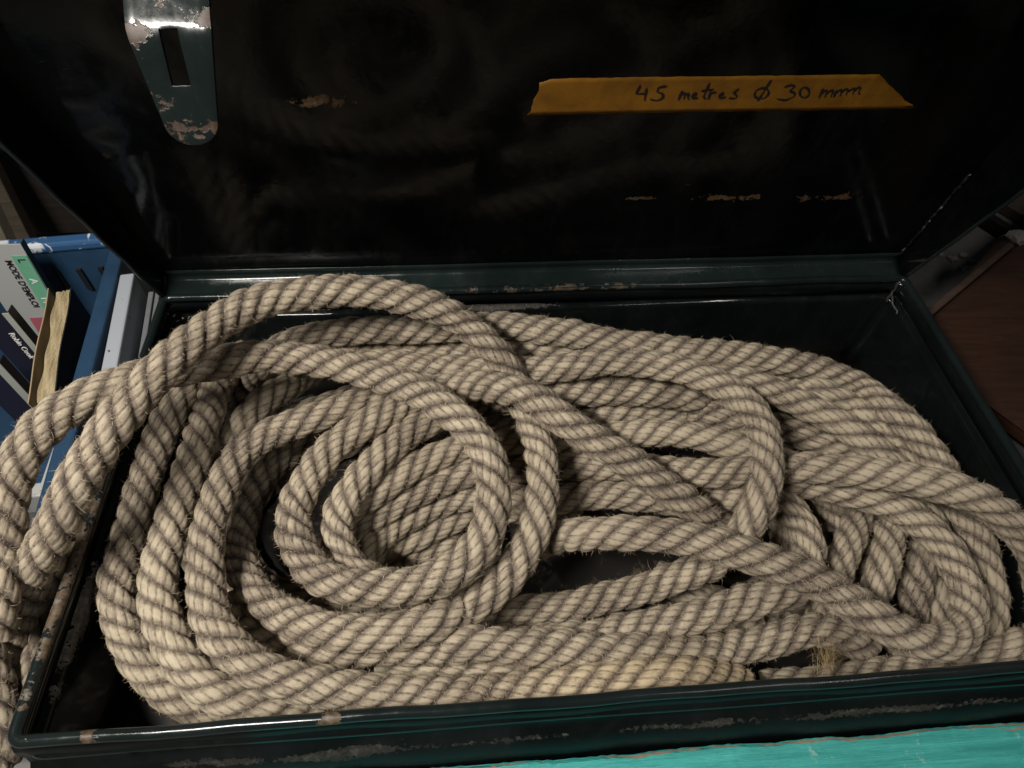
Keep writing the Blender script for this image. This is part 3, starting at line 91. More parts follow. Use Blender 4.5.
BAKE = {"tape": [[[0.4636, 0.5999], [0.4736, 0.608], [0.5581, 0.6041], [0.6774, 0.5991], [0.799, 0.5963]], [[0.4541, 0.5261], [0.4711, 0.5247], [0.568, 0.5195], [0.6946, 0.5148], [0.8634, 0.5123]]], "ink": [[[0.5602, 0.5883], [0.5591, 0.5769], [0.5576, 0.5677], [0.5689, 0.568]], [[0.5672, 0.5804], [0.5685, 0.5509]], [[0.5871, 0.5835], [0.5791, 0.5818], [0.5783, 0.5703], [0.5852, 0.5663], [0.587, 0.5567], [0.5815, 0.5493], [0.574, 0.554]], [[0.604, 0.5719], [0.603, 0.5489]], [[0.603, 0.5578], [0.6053, 0.5648], [0.6081, 0.5669], [0.6084, 0.5509]], [[0.6078, 0.5587], [0.61, 0.5644], [0.6123, 0.5643], [0.6118, 0.5524], [0.6147, 0.5504]], [[0.6152, 0.5569], [0.6201, 0.5619], [0.6178, 0.5668], [0.6152, 0.5605], [0.6165, 0.5521], [0.6225, 0.5534]], [[0.6287, 0.588], [0.628, 0.5643], [0.6277, 0.5536], [0.6313, 0.5504]], [[0.6231, 0.5693], [0.6353, 0.5731]], [[0.6335, 0.5686], [0.6337, 0.549]], [[0.633, 0.5592], [0.6354, 0.5667], [0.6393, 0.5646]], [[0.643, 0.5555], [0.6478, 0.5605], [0.6454, 0.5654], [0.643, 0.5585], [0.645, 0.55], [0.6511, 0.5537]], [[0.6612, 0.5724], [0.6568, 0.5628], [0.6627, 0.5564], [0.662, 0.5487], [0.6548, 0.551]], [[0.6926, 0.5655], [0.6938, 0.5608], [0.694, 0.556], [0.6933, 0.5517], [0.6916, 0.5485], [0.6892, 0.5469], [0.6864, 0.5471], [0.6838, 0.549], [0.6815, 0.5525], [0.6799, 0.5569], [0.6792, 0.5617], [0.6795, 0.5663], [0.6808, 0.57], [0.6829, 0.5724], [0.6854, 0.5731], [0.6881, 0.572], [0.6907, 0.5694], [0.6926, 0.5655]], [[0.69, 0.5911], [0.6863, 0.5409]], [[0.707, 0.5738], [0.7121, 0.5781], [0.7182, 0.5765], [0.7144, 0.5634], [0.7215, 0.5599], [0.7227, 0.5503], [0.7155, 0.5418], [0.7054, 0.5461]], [[0.7367, 0.5572], [0.737, 0.5529], [0.7365, 0.5495], [0.7352, 0.5475], [0.7334, 0.5472], [0.7313, 0.5486], [0.7292, 0.5515], [0.7273, 0.5556], [0.726, 0.5601], [0.7253, 0.5647], [0.7255, 0.5685], [0.7263, 0.5711], [0.7279, 0.5723], [0.7298, 0.5717], [0.732, 0.5696], [0.734, 0.5661], [0.7356, 0.5618], [0.7367, 0.5572]], [[0.7484, 0.5686], [0.75, 0.5447]], [[0.749, 0.5532], [0.7511, 0.5631], [0.754, 0.5641], [0.7557, 0.5467]], [[0.7548, 0.5546], [0.7573, 0.5639], [0.7604, 0.5642], [0.7619, 0.5469]], [[0.7637, 0.564], [0.7651, 0.5461]], [[0.7647, 0.5551], [0.7668, 0.5644], [0.7694, 0.5648], [0.7709, 0.5487]], [[0.7701, 0.5559], [0.7722, 0.5663], [0.7757, 0.5661], [0.7769, 0.5506]], [[0.7767, 0.5584], [0.7802, 0.5675], [0.7821, 0.5674], [0.7834, 0.5526]], [[0.783, 0.5591], [0.7847, 0.5696], [0.7877, 0.5694], [0.789, 0.5539], [0.7917, 0.5532]]], "spots": [[0.2644, 0.5769], [0.6986, 0.2624], [0.8429, 0.2537], [0.597, 0.2712], [0.431, 0.2621], [0.1505, 0.2891]], "dents": [[0.057, 0.3646], [0.0469, 0.5926], [0.0593, 0.4673], [0.8214, 0.4564], [0.4069, 0.4356], [0.647, 0.4154]], "tuft": [0.2039, -0.1997, -0.045], "beams": [[[-0.6944, 0.4, -0.0903], [-0.6973, 0.44, 0.0724]], [[-0.7079, 0.385, -0.0764], [-0.7043, 0.42, 0.0508]]]}
# ---------------------------------------------------------------- helpers
GZ = -0.165        # ground
H = 0.16           # box depth
W, D = 0.89, 0.4539


def link(o, parent=None):
    COL.objects.link(o)
    if parent is not None:
        o.parent = parent
    return o


def tag(o, label=None, cat=None, group=None, kind=None):
    if label: o['label'] = label
    if cat: o['category'] = cat
    if group: o['group'] = group
    if kind: o['kind'] = kind
    return o


def empty(name, loc, label, cat, group=None):
    o = bpy.data.objects.new(name, None)
    o.empty_display_size = 0.02
    o.location = loc
    link(o)
    return tag(o, label, cat, group)


def mesh(name, verts, faces, mat, parent=None, smooth=False, world=True):
    m = bpy.data.meshes.new(name)
    m.from_pydata([tuple(v) for v in verts], [], [tuple(f) for f in faces])
    m.update()
    if smooth:
        m.polygons.foreach_set('use_smooth', [True] * len(m.polygons))
    if mat: m.materials.append(mat)
    o = bpy.data.objects.new(name, m)
    link(o, parent)
    if parent is not None and world:
        o.location = -parent.location     # geometry is written in scene coordinates
    return o


def bm_obj(name, bm, mat, parent=None, smooth=False):
    m = bpy.data.meshes.new(name)
    bmesh.ops.recalc_face_normals(bm, faces=bm.faces)
    bm.to_mesh(m)
    bm.free()
    if smooth:
        m.polygons.foreach_set('use_smooth', [True] * len(m.polygons))
    if mat: m.materials.append(mat)
    o = bpy.data.objects.new(name, m)
    link(o, parent)
    if parent is not None:
        o.location = -parent.location
    return o


def add_box(bm, c, size, rot=None, bevel=0.0, seg=2):
    r = bmesh.ops.create_cube(bm, size=1.0)
    vs = r['verts']
    for v in vs:
        v.co = Vector((v.co.x * size[0], v.co.y * size[1], v.co.z * size[2]))
    if bevel:
        es = list({e for v in vs for e in v.link_edges})
        bv = bmesh.ops.bevel(bm, geom=es, offset=bevel, segments=seg, affect='EDGES', profile=0.5)
        vs = list({v for f in bv['faces'] for v in f.verts} | {v for v in vs if v.is_valid})
    M = rot if rot is not None else Matrix.Identity(3)
    for v in vs:
        v.co = M @ v.co + Vector(c)
    return vs


def rotz(a): return Matrix.Rotation(a, 3, 'Z')


def tube(path, rad, n=10, closed=False, caps=True):
    """verts, faces of a tube through points; rad is a number or list"""
    P = np.asarray(path, float)
    N = len(P)
    T = np.roll(P, -1, 0) - np.roll(P, 1, 0) if closed else np.gradient(P, axis=0)
    T /= np.linalg.norm(T, axis=1)[:, None] + 1e-12
    u = np.cross(T[0], [0, 0, 1.0])
    if np.linalg.norm(u) < 0.1: u = np.cross(T[0], [0, 1.0, 0])
    u /= np.linalg.norm(u)
    rad = np.full(N, rad) if np.isscalar(rad) else np.asarray(rad)
    V, F = [], []
    for i in range(N):
        u = u - T[i] * (u @ T[i]); u /= np.linalg.norm(u)
        b = np.cross(T[i], u)
        for k in range(n):
            a = 2 * math.pi * k / n
            V.append(P[i] + rad[i] * (math.cos(a) * u + math.sin(a) * b))
    for i in range(N if closed else N - 1):
        j = (i + 1) % N
        for k in range(n):
            k2 = (k + 1) % n
            F.append((i * n + k, i * n + k2, j * n + k2, j * n + k))
    if caps and not closed:
        F.append(tuple(range(n))[::-1]); F.append(tuple((N - 1) * n + k for k in range(n)))
    return V, F


# ---------------------------------------------------------------- materials
class NT:
    def __init__(self, name):
        self.m = bpy.data.materials.new(name)
        self.m.use_nodes = True
        self.t = self.m.node_tree
        self.b = self.t.nodes['Principled BSDF']

    def n(self, typ, **kw):
        x = self.t.nodes.new(typ)
        for k, v in kw.items():
            if k.startswith('i_'):
                key = k[2:]
                x.inputs[int(key) if key.isdigit() else key].default_value = v
            else:
                setattr(x, k, v)
        return x

    def l(self, a, b): self.t.links.new(a, b)

    def coord(self, kind='Object'):
        return self.n('ShaderNodeTexCoord').outputs[kind]

    def noise(self, vec, scale, detail=4, rough=0.55, dist=0.0):
        x = self.n('ShaderNodeTexNoise')
        x.inputs['Scale'].default_value = scale
        x.inputs['Detail'].default_value = detail
        x.inputs['Roughness'].default_value = rough
        x.inputs['Distortion'].default_value = dist
        if vec is not None: self.l(vec, x.inputs['Vector'])
        return x.outputs['Fac']

    def ramp(self, fac, stops):
        x = self.n('ShaderNodeValToRGB')
        el = x.color_ramp.elements
        while len(el) < len(stops): el.new(0.5)
        for e, (p, c) in zip(el, stops):
            e.position = p
            e.color = (c, c, c, 1) if np.isscalar(c) else (*c, 1)
        self.l(fac, x.inputs['Fac'])
        return x.outputs['Color']

    def mix(self, fac, a, b, mode='MIX'):
        x = self.n('ShaderNodeMix', data_type='RGBA', blend_type=mode)
        for s, v in ((x.inputs['Factor'], fac), (x.inputs['A'], a), (x.inputs['B'], b)):
            if hasattr(v, 'links'): self.l(v, s)
            elif np.isscalar(v): s.default_value = v
            else: s.default_value = (*v, 1)
        return x.outputs['Result']

    def math(self, op, a, b=0.0, clamp=False):
        x = self.n('ShaderNodeMath', operation=op, use_clamp=clamp)
        for s, v in ((x.inputs[0], a), (x.inputs[1], b)):
            if hasattr(v, 'links'): self.l(v, s)
            else: s.default_value = v
        return x.outputs[0]

    def map(self, vec, scale=(1, 1, 1), rot=(0, 0, 0)):
        x = self.n('ShaderNodeMapping')
        x.inputs['Scale'].default_value = scale
        x.inputs['Rotation'].default_value = rot
        self.l(vec, x.inputs['Vector'])
        return x.outputs['Vector']

    def bump(self, h, strength=0.3, dist=0.001):
        x = self.n('ShaderNodeBump')
        x.inputs['Strength'].default_value = strength
        x.inputs['Distance'].default_value = dist
        self.l(h, x.inputs['Height'])
        self.l(x.outputs['Normal'], self.b.inputs['Normal'])

    def set(self, **kw):
        for k, v in kw.items():
            s = self.b.inputs[k.replace('_', ' ')]
            if hasattr(v, 'links'): self.l(v, s)
            elif np.isscalar(v): s.default_value = v
            else: s.default_value = (*v, 1)
        return self


def paint_mat(name, base, wear=0.60, rough=(0.16, 0.34), rustcol=((0.10, 0.035, 0.012), (0.23, 0.12, 0.05)),
              spots=(), metal_wear=(0.22, 0.22, 0.20), scr=0.5, spec=0.5, namp=5.5, sstr=(1, 1, 1), dust=0.04):
    """old glossy enamel: dust, scratches, chips to rust; spots = world places of bare rusty patches"""
    t = NT(name)
    t.b.inputs['Specular IOR Level'].default_value = spec
    geo = t.n('ShaderNodeNewGeometry')
    P = geo.outputs['Position']
    n1 = t.noise(P, 9, 5, 0.6)
    n2 = t.noise(P, 55, 6, 0.65, 0.3)
    n3 = t.noise(P, 240, 4, 0.6)
    col = t.mix(t.ramp(n1, [(0.35, 0.0), (0.75, 1.0)]), base, tuple(c * 1.6 + 0.003 for c in base))
    dm = t.ramp(t.noise(t.map(P, (7, 3, 2.2), (0.2, 0.1, 0.4)), 3.2, 7, 0.72, 0.8), [(0.50, 0.0), (0.72, 1.0)])
    col = t.mix(t.math('MULTIPLY', dm, dust), col, (0.10, 0.10, 0.095))
    # fine scratches
    sc = t.noise(t.map(P, (14, 260, 90), (0.3, 0.2, 0.5)), 6, 3, 0.7)
    sm = t.math('MULTIPLY', t.ramp(sc, [(0.66, 0.0), (0.72, 1.0)]), t.ramp(n2, [(0.45, 0.0), (0.6, 1.0)]))
    col = t.mix(t.math('MULTIPLY', sm, 0.35 * scr), col, (0.10, 0.10, 0.09))
    # chips to rust
    cm = t.ramp(t.math('ADD', t.math('MULTIPLY', n2, 0.7), t.math('MULTIPLY', n1, 0.3)), [(wear, 0.0), (wear + 0.03, 1.0)])
    n2s = n2 if sstr == (1, 1, 1) else t.noise(t.map(P, sstr), 55, 6, 0.6, 0.2)
    for (c, rx, ry, rz, k) in spots:
        s = t.n('ShaderNodeVectorMath', operation='SUBTRACT')
        t.l(P, s.inputs[0]); s.inputs[1].default_value = c
        d = t.n('ShaderNodeVectorMath', operation='MULTIPLY')
        t.l(s.outputs[0], d.inputs[0]); d.inputs[1].default_value = (1 / rx, 1 / ry, 1 / rz)
        ln = t.n('ShaderNodeVectorMath', operation='LENGTH')
        t.l(d.outputs[0], ln.inputs[0])
        e = t.math('ADD', ln.outputs['Value'], t.math('MULTIPLY', t.math('SUBTRACT', n2s, 0.5), namp))
        e = t.math('ADD', e, t.math('MULTIPLY', t.math('SUBTRACT', n3, 0.5), 2.5))
        cm = t.math('MAXIMUM', cm, t.math('MULTIPLY', t.ramp(e, [(0.62, 1.0), (0.85, 0.0)]), k))
    rust = t.mix(t.ramp(n3, [(0.35, 0.0), (0.65, 1.0)]), rustcol[0], rustcol[1])
    rust = t.mix(t.ramp(t.noise(P, 130, 3), [(0.55, 0.0), (0.68, 0.6)]), rust, metal_wear)
    col = t.mix(cm, col, rust)
    rg = t.math('ADD', t.math('MULTIPLY', n1, (rough[1] - rough[0]) * 1.6), rough[0] - 0.1)
    rg = t.math('ADD', rg, t.math('MULTIPLY', t.ramp(n2, [(0.5, 0.0), (0.8, 1.0)]), 0.15))
    rg = t.math('ADD', rg, t.math('MULTIPLY', cm, 0.4), clamp=True)
    rg = t.math('ADD', rg, t.math('MULTIPLY', dm, 0.10), clamp=True)
    t.set(Base_Color=col, Roughness=rg)
    hh = t.math('SUBTRACT', t.math('ADD', t.math('MULTIPLY', n1, 1.2), t.math('MULTIPLY', n3, 0.06)), t.math('MULTIPLY', cm, 0.35))
    t.bump(hh, 0.35, 0.0015)
    return t.m


def plain(name, c, rough=0.6, var=0.25, scale=30, bump=0.15, c2=None, stretch=(1, 1, 1)):
    t = NT(name)
    P = t.map(t.coord('Object'), stretch)
    n1 = t.noise(P, scale, 6, 0.6)
    n2 = t.noise(P, scale * 6, 4, 0.6)
    lo = tuple(x * (1 - var) for x in c)
    hi = c2 if c2 else tuple(min(1, x * (1 + var)) for x in c)
    col = t.mix(t.ramp(n1, [(0.3, 0.0), (0.7, 1.0)]), lo, hi)
    col = t.mix(t.math('MULTIPLY', t.ramp(n2, [(0.4, 0.0), (0.75, 1.0)]), 0.25), col, tuple(x * 0.55 for x in c))
    t.set(Base_Color=col, Roughness=rough)
    t.bump(t.math('ADD', n1, t.math('MULTIPLY', n2, 0.4)), bump, 0.002)
    return t.m


def wood(name, c1, c2, rough=0.55, ang=0.0, scale=1.0):
    t = NT(name)
    P = t.map(t.coord('Object'), (3 * scale, 40 * scale, 40 * scale), (0, 0, ang))
    g = t.noise(P, 3.0, 8, 0.65, 0.6)
    b = t.noise(t.coord('Object'), 6, 4)
    col = t.mix(t.ramp(g, [(0.3, 0.0), (0.7, 1.0)]), c1, c2)
    col = t.mix(t.math('MULTIPLY', t.ramp(b, [(0.4, 0.0), (0.7, 1.0)]), 0.5), col, tuple(x * 0.5 for x in c1))
    t.set(Base_Color=col, Roughness=rough)
    t.bump(g, 0.25, 0.002)
    return t.m


def rope_mat():
    t = NT('rope_fibre')
    wr = t.n('ShaderNodeAttribute', attribute_name='wear').outputs['Fac']
    fb = t.n('ShaderNodeAttribute', attribute_name='fib').outputs['Vector']
    tone = t.n('ShaderNodeAttribute', attribute_name='tone').outputs['Fac']
    geo = t.n('ShaderNodeNewGeometry')
    P = geo.outputs['Position']
    big = t.noise(P, 7, 3, 0.5)
    mid = t.noise(P, 120, 5, 0.65)
    fine = t.noise(t.map(fb, (160, 1500, 1)), 1.0, 4, 0.7, 0.2)      # stretched along the yarns
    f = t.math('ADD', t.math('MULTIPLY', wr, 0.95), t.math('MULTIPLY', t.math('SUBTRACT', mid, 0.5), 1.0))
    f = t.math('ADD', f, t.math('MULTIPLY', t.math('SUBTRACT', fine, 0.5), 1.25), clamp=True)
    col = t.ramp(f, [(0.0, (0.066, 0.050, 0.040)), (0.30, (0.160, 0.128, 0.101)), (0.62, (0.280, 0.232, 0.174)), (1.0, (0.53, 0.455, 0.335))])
    grey = t.mix(1.0, col, (0.70, 0.68, 0.69), 'MULTIPLY')
    col = t.mix(t.ramp(big, [(0.35, 0.0), (0.68, 0.8)]), col, grey)
    fresh = t.mix(1.0, col, (1.25, 1.12, 0.85), 'MULTIPLY')
    col = t.mix(tone, col, fresh)
    t.set(Base_Color=col, Roughness=0.85)
    t.b.inputs['Specular IOR Level'].default_value = 0.2
    t.b.inputs['Sheen Weight'].default_value = 0.12
    t.b.inputs['Sheen Roughness'].default_value = 0.5
    t.b.inputs['Sheen Tint'].default_value = (0.9, 0.8, 0.65, 1)
    t.bump(t.math('ADD', t.math('MULTIPLY', fine, 0.8), t.math('MULTIPLY', mid, 0.5)), 0.55, 0.0012)
    return t.m


ROPE_M = rope_mat()
tf = NT('loose_fibre')
tf.set(Base_Color=(0.46, 0.37, 0.255), Roughness=0.8)
FIBRE_M = tf.m

# ================================================================ SETTING
def concrete():
    t = NT('concrete')
    P = t.coord('Object')
    n1 = t.noise(P, 4, 6, 0.6); n2 = t.noise(P, 60, 5, 0.6)
    col = t.mix(t.ramp(n1, [(0.35, 0.0), (0.7, 1.0)]), (0.11, 0.108, 0.102), (0.22, 0.217, 0.21))
    col = t.mix(t.ramp(n2, [(0.55, 0.0), (0.7, 0.5)]), col, (0.09, 0.08, 0.07))
    t.set(Base_Color=col, Roughness=0.85)
    t.bump(n2, 0.3, 0.003)
    return t.m


bm = bmesh.new()
bmesh.ops.create_grid(bm, x_segments=12, y_segments=12, size=6.0)
for v in bm.verts: v.co.z = GZ
g = bm_obj('ground', bm, concrete())
tag(g, 'grey dusty concrete ground under the metal box', 'ground', kind='structure')

# ================================================================ METAL BOX
SP = lambda s, t: tuple(bil(s, t))
A0 = np.array((-0.445, 0.252333, 0.00923454)); A1 = np.array((0.445, 0.252333, 0.00923454))
T0 = np.array((-0.445, 0.12721498, 0.44557296)); T1 = np.array((0.445, 0.18132386, 0.45756861))
DENTS = BAKE['dents']


def bil(s, t, lift=0.0):
    """point of the lid's inner panel (s across, t up), with its dents"""
    p = A0 * (1 - s) * (1 - t) + A1 * s * (1 - t) + T0 * (1 - s) * t + T1 * s * t
    eu = (A1 - A0) * (1 - t) + (T1 - T0) * t
    ev = (T0 - A0) * (1 - s) + (T1 - A1) * s
    n = np.cross(eu, ev); n /= np.linalg.norm(n)
    d = 0.0
    for i, (a, b) in enumerate(DENTS):
        rs, rt = ((0.022, 0.06), (0.022, 0.03), (0.03, 0.035), (0.015, 0.06), (0.12, 0.2), (0.10, 0.18))[i]
        am = (0.0032, 0.0025, 0.003, 0.0008, 0.0012, -0.0012)[i]
        d += am * math.exp(-((s - a) / rs) ** 2 - ((t - b) / rt) ** 2)
    d += 0.0009 * math.sin(9 * s + 3) * math.sin(7 * t + 1)
    return p + n * (d + lift)


spots = []
for i, (rx, ry, k) in enumerate(((0.020, 0.006, 0.65), (0.030, 0.0045, 0.55), (0.034, 0.0045, 0.5), (0.012, 0.002, 0.4))):
    c = bil(*BAKE['spots'][i])
    spots.append((tuple(c), rx, 0.02, ry, k))
M_LID = paint_mat('lid_enamel', (0.0010, 0.0012, 0.0014), wear=0.82, rough=(0.13, 0.23), spots=spots, scr=0.6, spec=0.20, dust=0.035,
                  rustcol=((0.10, 0.050, 0.022), (0.24, 0.15, 0.08)))
M_BOX = paint_mat('box_enamel', (0.0035, 0.0050, 0.0050), wear=0.75, rough=(0.07, 0.18), scr=0.8, namp=4.0, sstr=(0.22, 1, 1), spec=0.32,
                  spots=[((0.24, -0.2420, -0.044), 0.17, 0.0032, 0.010, 0.4), ((-0.22, -0.2435, -0.045), 0.13, 0.0036, 0.012, 0.25),
                         ((-0.44, -0.13, -0.031), 0.03, 0.07, 0.010, 1.0), ((-0.06, 0.229, -0.028), 0.06, 0.03, 0.006, 0.6)],
                  rustcol=((0.050, 0.042, 0.036), (0.12, 0.105, 0.09)), metal_wear=(0.22, 0.22, 0.21))
M_RIM = paint_mat('rim_enamel', (0.0065, 0.0105, 0.0105), wear=0.80, rough=(0.16, 0.28), scr=1.0, spec=0.4,
                  spots=[((-0.448, -0.10, 0.004), 0.02, 0.075, 0.02, 0.95), ((-0.215, -0.228, 0.004), 0.008, 0.02, 0.02, 1.0),
                         ((0.02, 0.227, 0.004), 0.10, 0.02, 0.004, 0.6), ((-0.39, -0.228, 0.004), 0.006, 0.02, 0.02, 0.7)],
                  rustcol=((0.055, 0.036, 0.022), (0.15, 0.105, 0.065)))
M_STRIP = paint_mat('hinge_enamel', (0.0075, 0.0130, 0.0125), wear=0.76, rough=(0.14, 0.28), scr=1.0)
M_HASP = paint_mat('hasp_enamel', (0.0050, 0.0080, 0.0078), wear=0.56, rough=(0.14, 0.32),
                   spots=[((-0.279, 0.050, 0.379), 0.011, 0.02, 0.006, 0.9), ((-0.237, 0.050, 0.387), 0.013, 0.02, 0.0035, 0.9),
                          ((-0.257, 0.029, 0.334), 0.05, 0.02, 0.004, 0.8)],
                   rustcol=((0.022, 0.009, 0.004), (0.060, 0.028, 0.013)), metal_wear=(0.06, 0.048, 0.036))

box = empty('metal_box', (0, 0, GZ), 'long dark green metal chest standing open, filled with coiled rope', 'box')


def rect_loop(o, z, rc=0.012, n=5):
    hx, hy = W / 2 + o, D / 2 + o
    r = max(0.002, rc + o)
    pts = []
    for cx, cy, a0 in ((hx - r, hy - r, 0), (-hx + r, hy - r, 90), (-hx + r, -hy + r, 180), (hx - r, -hy + r, 270)):
        for k in range(n + 1):
            a = R_(a0 + 90 * k / n)
            pts.append((cx + r * math.cos(a), cy + r * math.sin(a)))
    # subdivide the long sides so the sheet can wobble a little
    out = []
    for i, p in enumerate(pts):
        q = pts[(i + 1) % len(pts)]
        L = math.hypot(q[0] - p[0], q[1] - p[1])
        k = max(1, int(L / 0.03))
        for j in range(k): out.append((p[0] + (q[0] - p[0]) * j / k, p[1] + (q[1] - p[1]) * j / k, z))
    return out


prof = [(0.0, 0.0), (0.0, -0.019)]
prof += [(0.0040, -0.0205), (0.0072, -0.0225), (0.0085, -0.0250), (0.0082, -0.0268), (0.0065, -0.0282), (0.0045, -0.0295), (0.0022, -0.0307), (0.0008, -0.0318), (0.0001, -0.0335)]
prof += [(0.0, -0.037), (0.0, -0.07), (0.0, -0.11), (0.0, -H)]
TH = 0.0014
loops = [rect_loop(o + TH / 2 - 0.0008, z) for o, z in prof] + [rect_loop(o - TH / 2 - 0.0008, z) for o, z in prof[::-1]]
nL = len(loops[0])
V, F = [], []
for L in loops:
    for (x, y, z) in L:
        wob = 0.0012 * math.sin(9 * x + 14 * y + 20 * z) if z < -0.045 else 0.0004 * math.sin(21 * x + 17 * y)
        sgn = 1 if abs(abs(y) - D / 2) < 0.02 else 0
        V.append((x + (0 if sgn else wob), y + (wob if sgn else 0), z))
for i in range(len(loops)):
    j = (i + 1) % len(loops)
    for k in range(nL):
        k2 = (k + 1) % nL
        F.append((i * nL + k, i * nL + k2, j * nL + k2, j * nL + k))
body = mesh('side_walls', V, F, M_BOX, box, smooth=True)
bm = bmesh.new()
add_box(bm, (0, 0, -H - 0.001), (W - 0.0016, D - 0.0016, 0.003))
M_FLOORBOX = paint_mat('box_floor', (0.020, 0.018, 0.016), wear=0.56, rough=(0.3, 0.5), rustcol=((0.05, 0.032, 0.02), (0.11, 0.075, 0.05)))
bm_obj('bottom_plate', bm, M_FLOORBOX, box)
# rolled rim
pts = [(x + 0.0005 * math.sin(25 * y + 3), y + 0.0006 * math.sin(23 * x) + 0.0004 * math.sin(61 * x), z + 0.0005 * math.sin(17 * x + 11 * y)) for x, y, z in rect_loop(0.0, 0.002, rc=0.008)]
V, F = tube(pts, 0.0048, 12, closed=True)
mesh('rolled_rim', V, F, M_RIM, box, smooth=True)
# half-round swage along the outside of the front wall
V, F = [], []
nxs = 90
pr = [(-0.2245, -0.0065), (-0.2290, -0.0080), (-0.2315, -0.0130), (-0.2325, -0.0300), (-0.2345, -0.0372), (-0.2395, -0.0410), (-0.2460, -0.0480), (-0.2500, -0.0570), (-0.2522, -0.0680), (-0.2530, -0.0850), (-0.2530, -0.1200), (-0.2245, -0.1200)]
for i in range(nxs + 1):
    x = -W / 2 - 0.005 + (W + 0.010) * i / nxs
    for (y, z) in pr: V.append((x, y + 0.0006 * math.sin(19 * x) + 0.0004 * math.sin(53 * x), z + 0.0006 * math.sin(27 * x + 1)))
for i in range(nxs):
    for k in range(len(pr)):
        k2 = (k + 1) % len(pr)
        F.append((i * len(pr) + k, i * len(pr) + k2, (i + 1) * len(pr) + k2, (i + 1) * len(pr) + k))
F += [tuple(range(len(pr)))[::-1], tuple(nxs * len(pr) + k for k in range(len(pr)))]
M_SWAGE = paint_mat('swage_enamel', (0.0035, 0.0048, 0.0048), wear=0.76, rough=(0.36, 0.50), scr=1.0, namp=4.0, sstr=(0.22, 1, 1), spec=0.14,
                    spots=[((0.24, -0.2430, -0.044), 0.17, 0.0032, 0.010, 0.45), ((-0.22, -0.2440, -0.045), 0.13, 0.0036, 0.012, 0.3)],
                    rustcol=((0.050, 0.042, 0.036), (0.12, 0.105, 0.09)))
mesh('front_swage', V, F, M_SWAGE, box, smooth=True)
# lock plate with its slot on the front
bm = bmesh.new()
lx, ly = -0.362, -0.2475
for (cx, cz, sx, sz) in ((-0.017, -0.056, 0.006, 0.034), (0.017, -0.056, 0.006, 0.034), (0, -0.0405, 0.028, 0.003), (0, -0.0715, 0.028, 0.003)):
    add_box(bm, (lx + cx, ly, cz), (sx, 0.003, sz), bevel=0.0006, seg=1)
M_BARE = paint_mat('bare_steel', (0.05, 0.048, 0.045), wear=0.52, rough=(0.35, 0.5), rustcol=((0.04, 0.03, 0.025), (0.16, 0.11, 0.08)))
bm_obj('lock_plate', bm, M_BARE, box)
# weld drips in the back right corner
weld = []
V, F = [], []


def add_tube(V, F, path, rad, n=8, closed=False):
    v, f = tube(path, rad, n, closed)
    o = len(V)
    V += v
    F += [tuple(i + o for i in q) for q in f]


def wiggle(a, b, n, amp):
    a, b = np.array(a), np.array(b)
    return [a + (b - a) * i / n + np.array([rnd.uniform(-amp, amp) for _ in range(3)]) for i in range(n + 1)]


add_tube(V, F, wiggle((0.4395, 0.2225, 0.001), (0.4395, 0.2225, -0.035), 9, 0.0012), [0.0013 + 0.0009 * rnd.random() for _ in range(10)])
add_tube(V, F, wiggle((0.439, 0.2225, -0.022), (0.4395, 0.195, -0.030), 7, 0.0015), [0.001 + 0.0007 * rnd.random() for _ in range(8)])
M_WELD = plain('weld_metal', (0.045, 0.047, 0.046), rough=0.32, var=0.5, scale=120, bump=0.5)
mesh('weld_bead', V, F, M_WELD, box, smooth=True)

# ---- lid
B = R_(110)
du = np.array((0, math.cos(B), math.sin(B)))
hl = np.array((-W / 2, D / 2, 0.002)); hr = np.array((W / 2, D / 2, 0.002))
tl, tr = hl + D * du, hr + D * du
NS, NTT = 60, 34
V, F = [], []
for j in range(NTT + 1):
    t = 0.012 + (1 - 0.012) * j / NTT
    for i in range(NS + 1):
        V.append(bil(i / NS, t))
for j in range(NTT):
    for i in range(NS):
        a = j * (NS + 1) + i
        F.append((a, a + 1, a + NS + 2, a + NS + 1))


def quad_sheet(p00, p10, p01, p11, nx, ny, bend=0.0):
    o = len(V)
    p00, p10, p01, p11 = map(np.array, (p00, p10, p01, p11))
    n = np.cross(p10 - p00, p01 - p00); n = n / (np.linalg.norm(n) + 1e-9)
    for j in range(ny + 1):
        for i in range(nx + 1):
            a, b = i / nx, j / ny
            V.append(p00 * (1 - a) * (1 - b) + p10 * a * (1 - b) + p01 * (1 - a) * b + p11 * a * b + n * bend * math.sin(math.pi * a) * math.sin(math.pi * b))
    for j in range(ny):
        for i in range(nx):
            q = o + j * (nx + 1) + i
            F.append((q, q + 1, q + nx + 2, q + nx + 1))


quad_sheet(hl, A0, tl, T0, 4, 20, 0.0015)      # left flank
quad_sheet(hr, A1, tr, T1, 4, 20, -0.001)      # right flank
quad_sheet(tl, tr, T0, T1, 40, 4)              # far (front) wall of the lid
lid = mesh('lid', V, F, M_LID, box, smooth=False)
lid.data.polygons.foreach_set('use_smooth', [True] * len(lid.data.polygons))
so = lid.modifiers.new('thick', 'SOLIDIFY'); so.thickness = 0.0012; so.offset = 0
es = lid.modifiers.new('es', 'EDGE_SPLIT'); es.split_angle = R_(35)


def sub(name, V, F, m, smooth=True):
    o = mesh(name, V, F, m, None, smooth)
    o.parent = lid
    return o   # lid already maps scene coordinates (box offset cancels), so no own offset


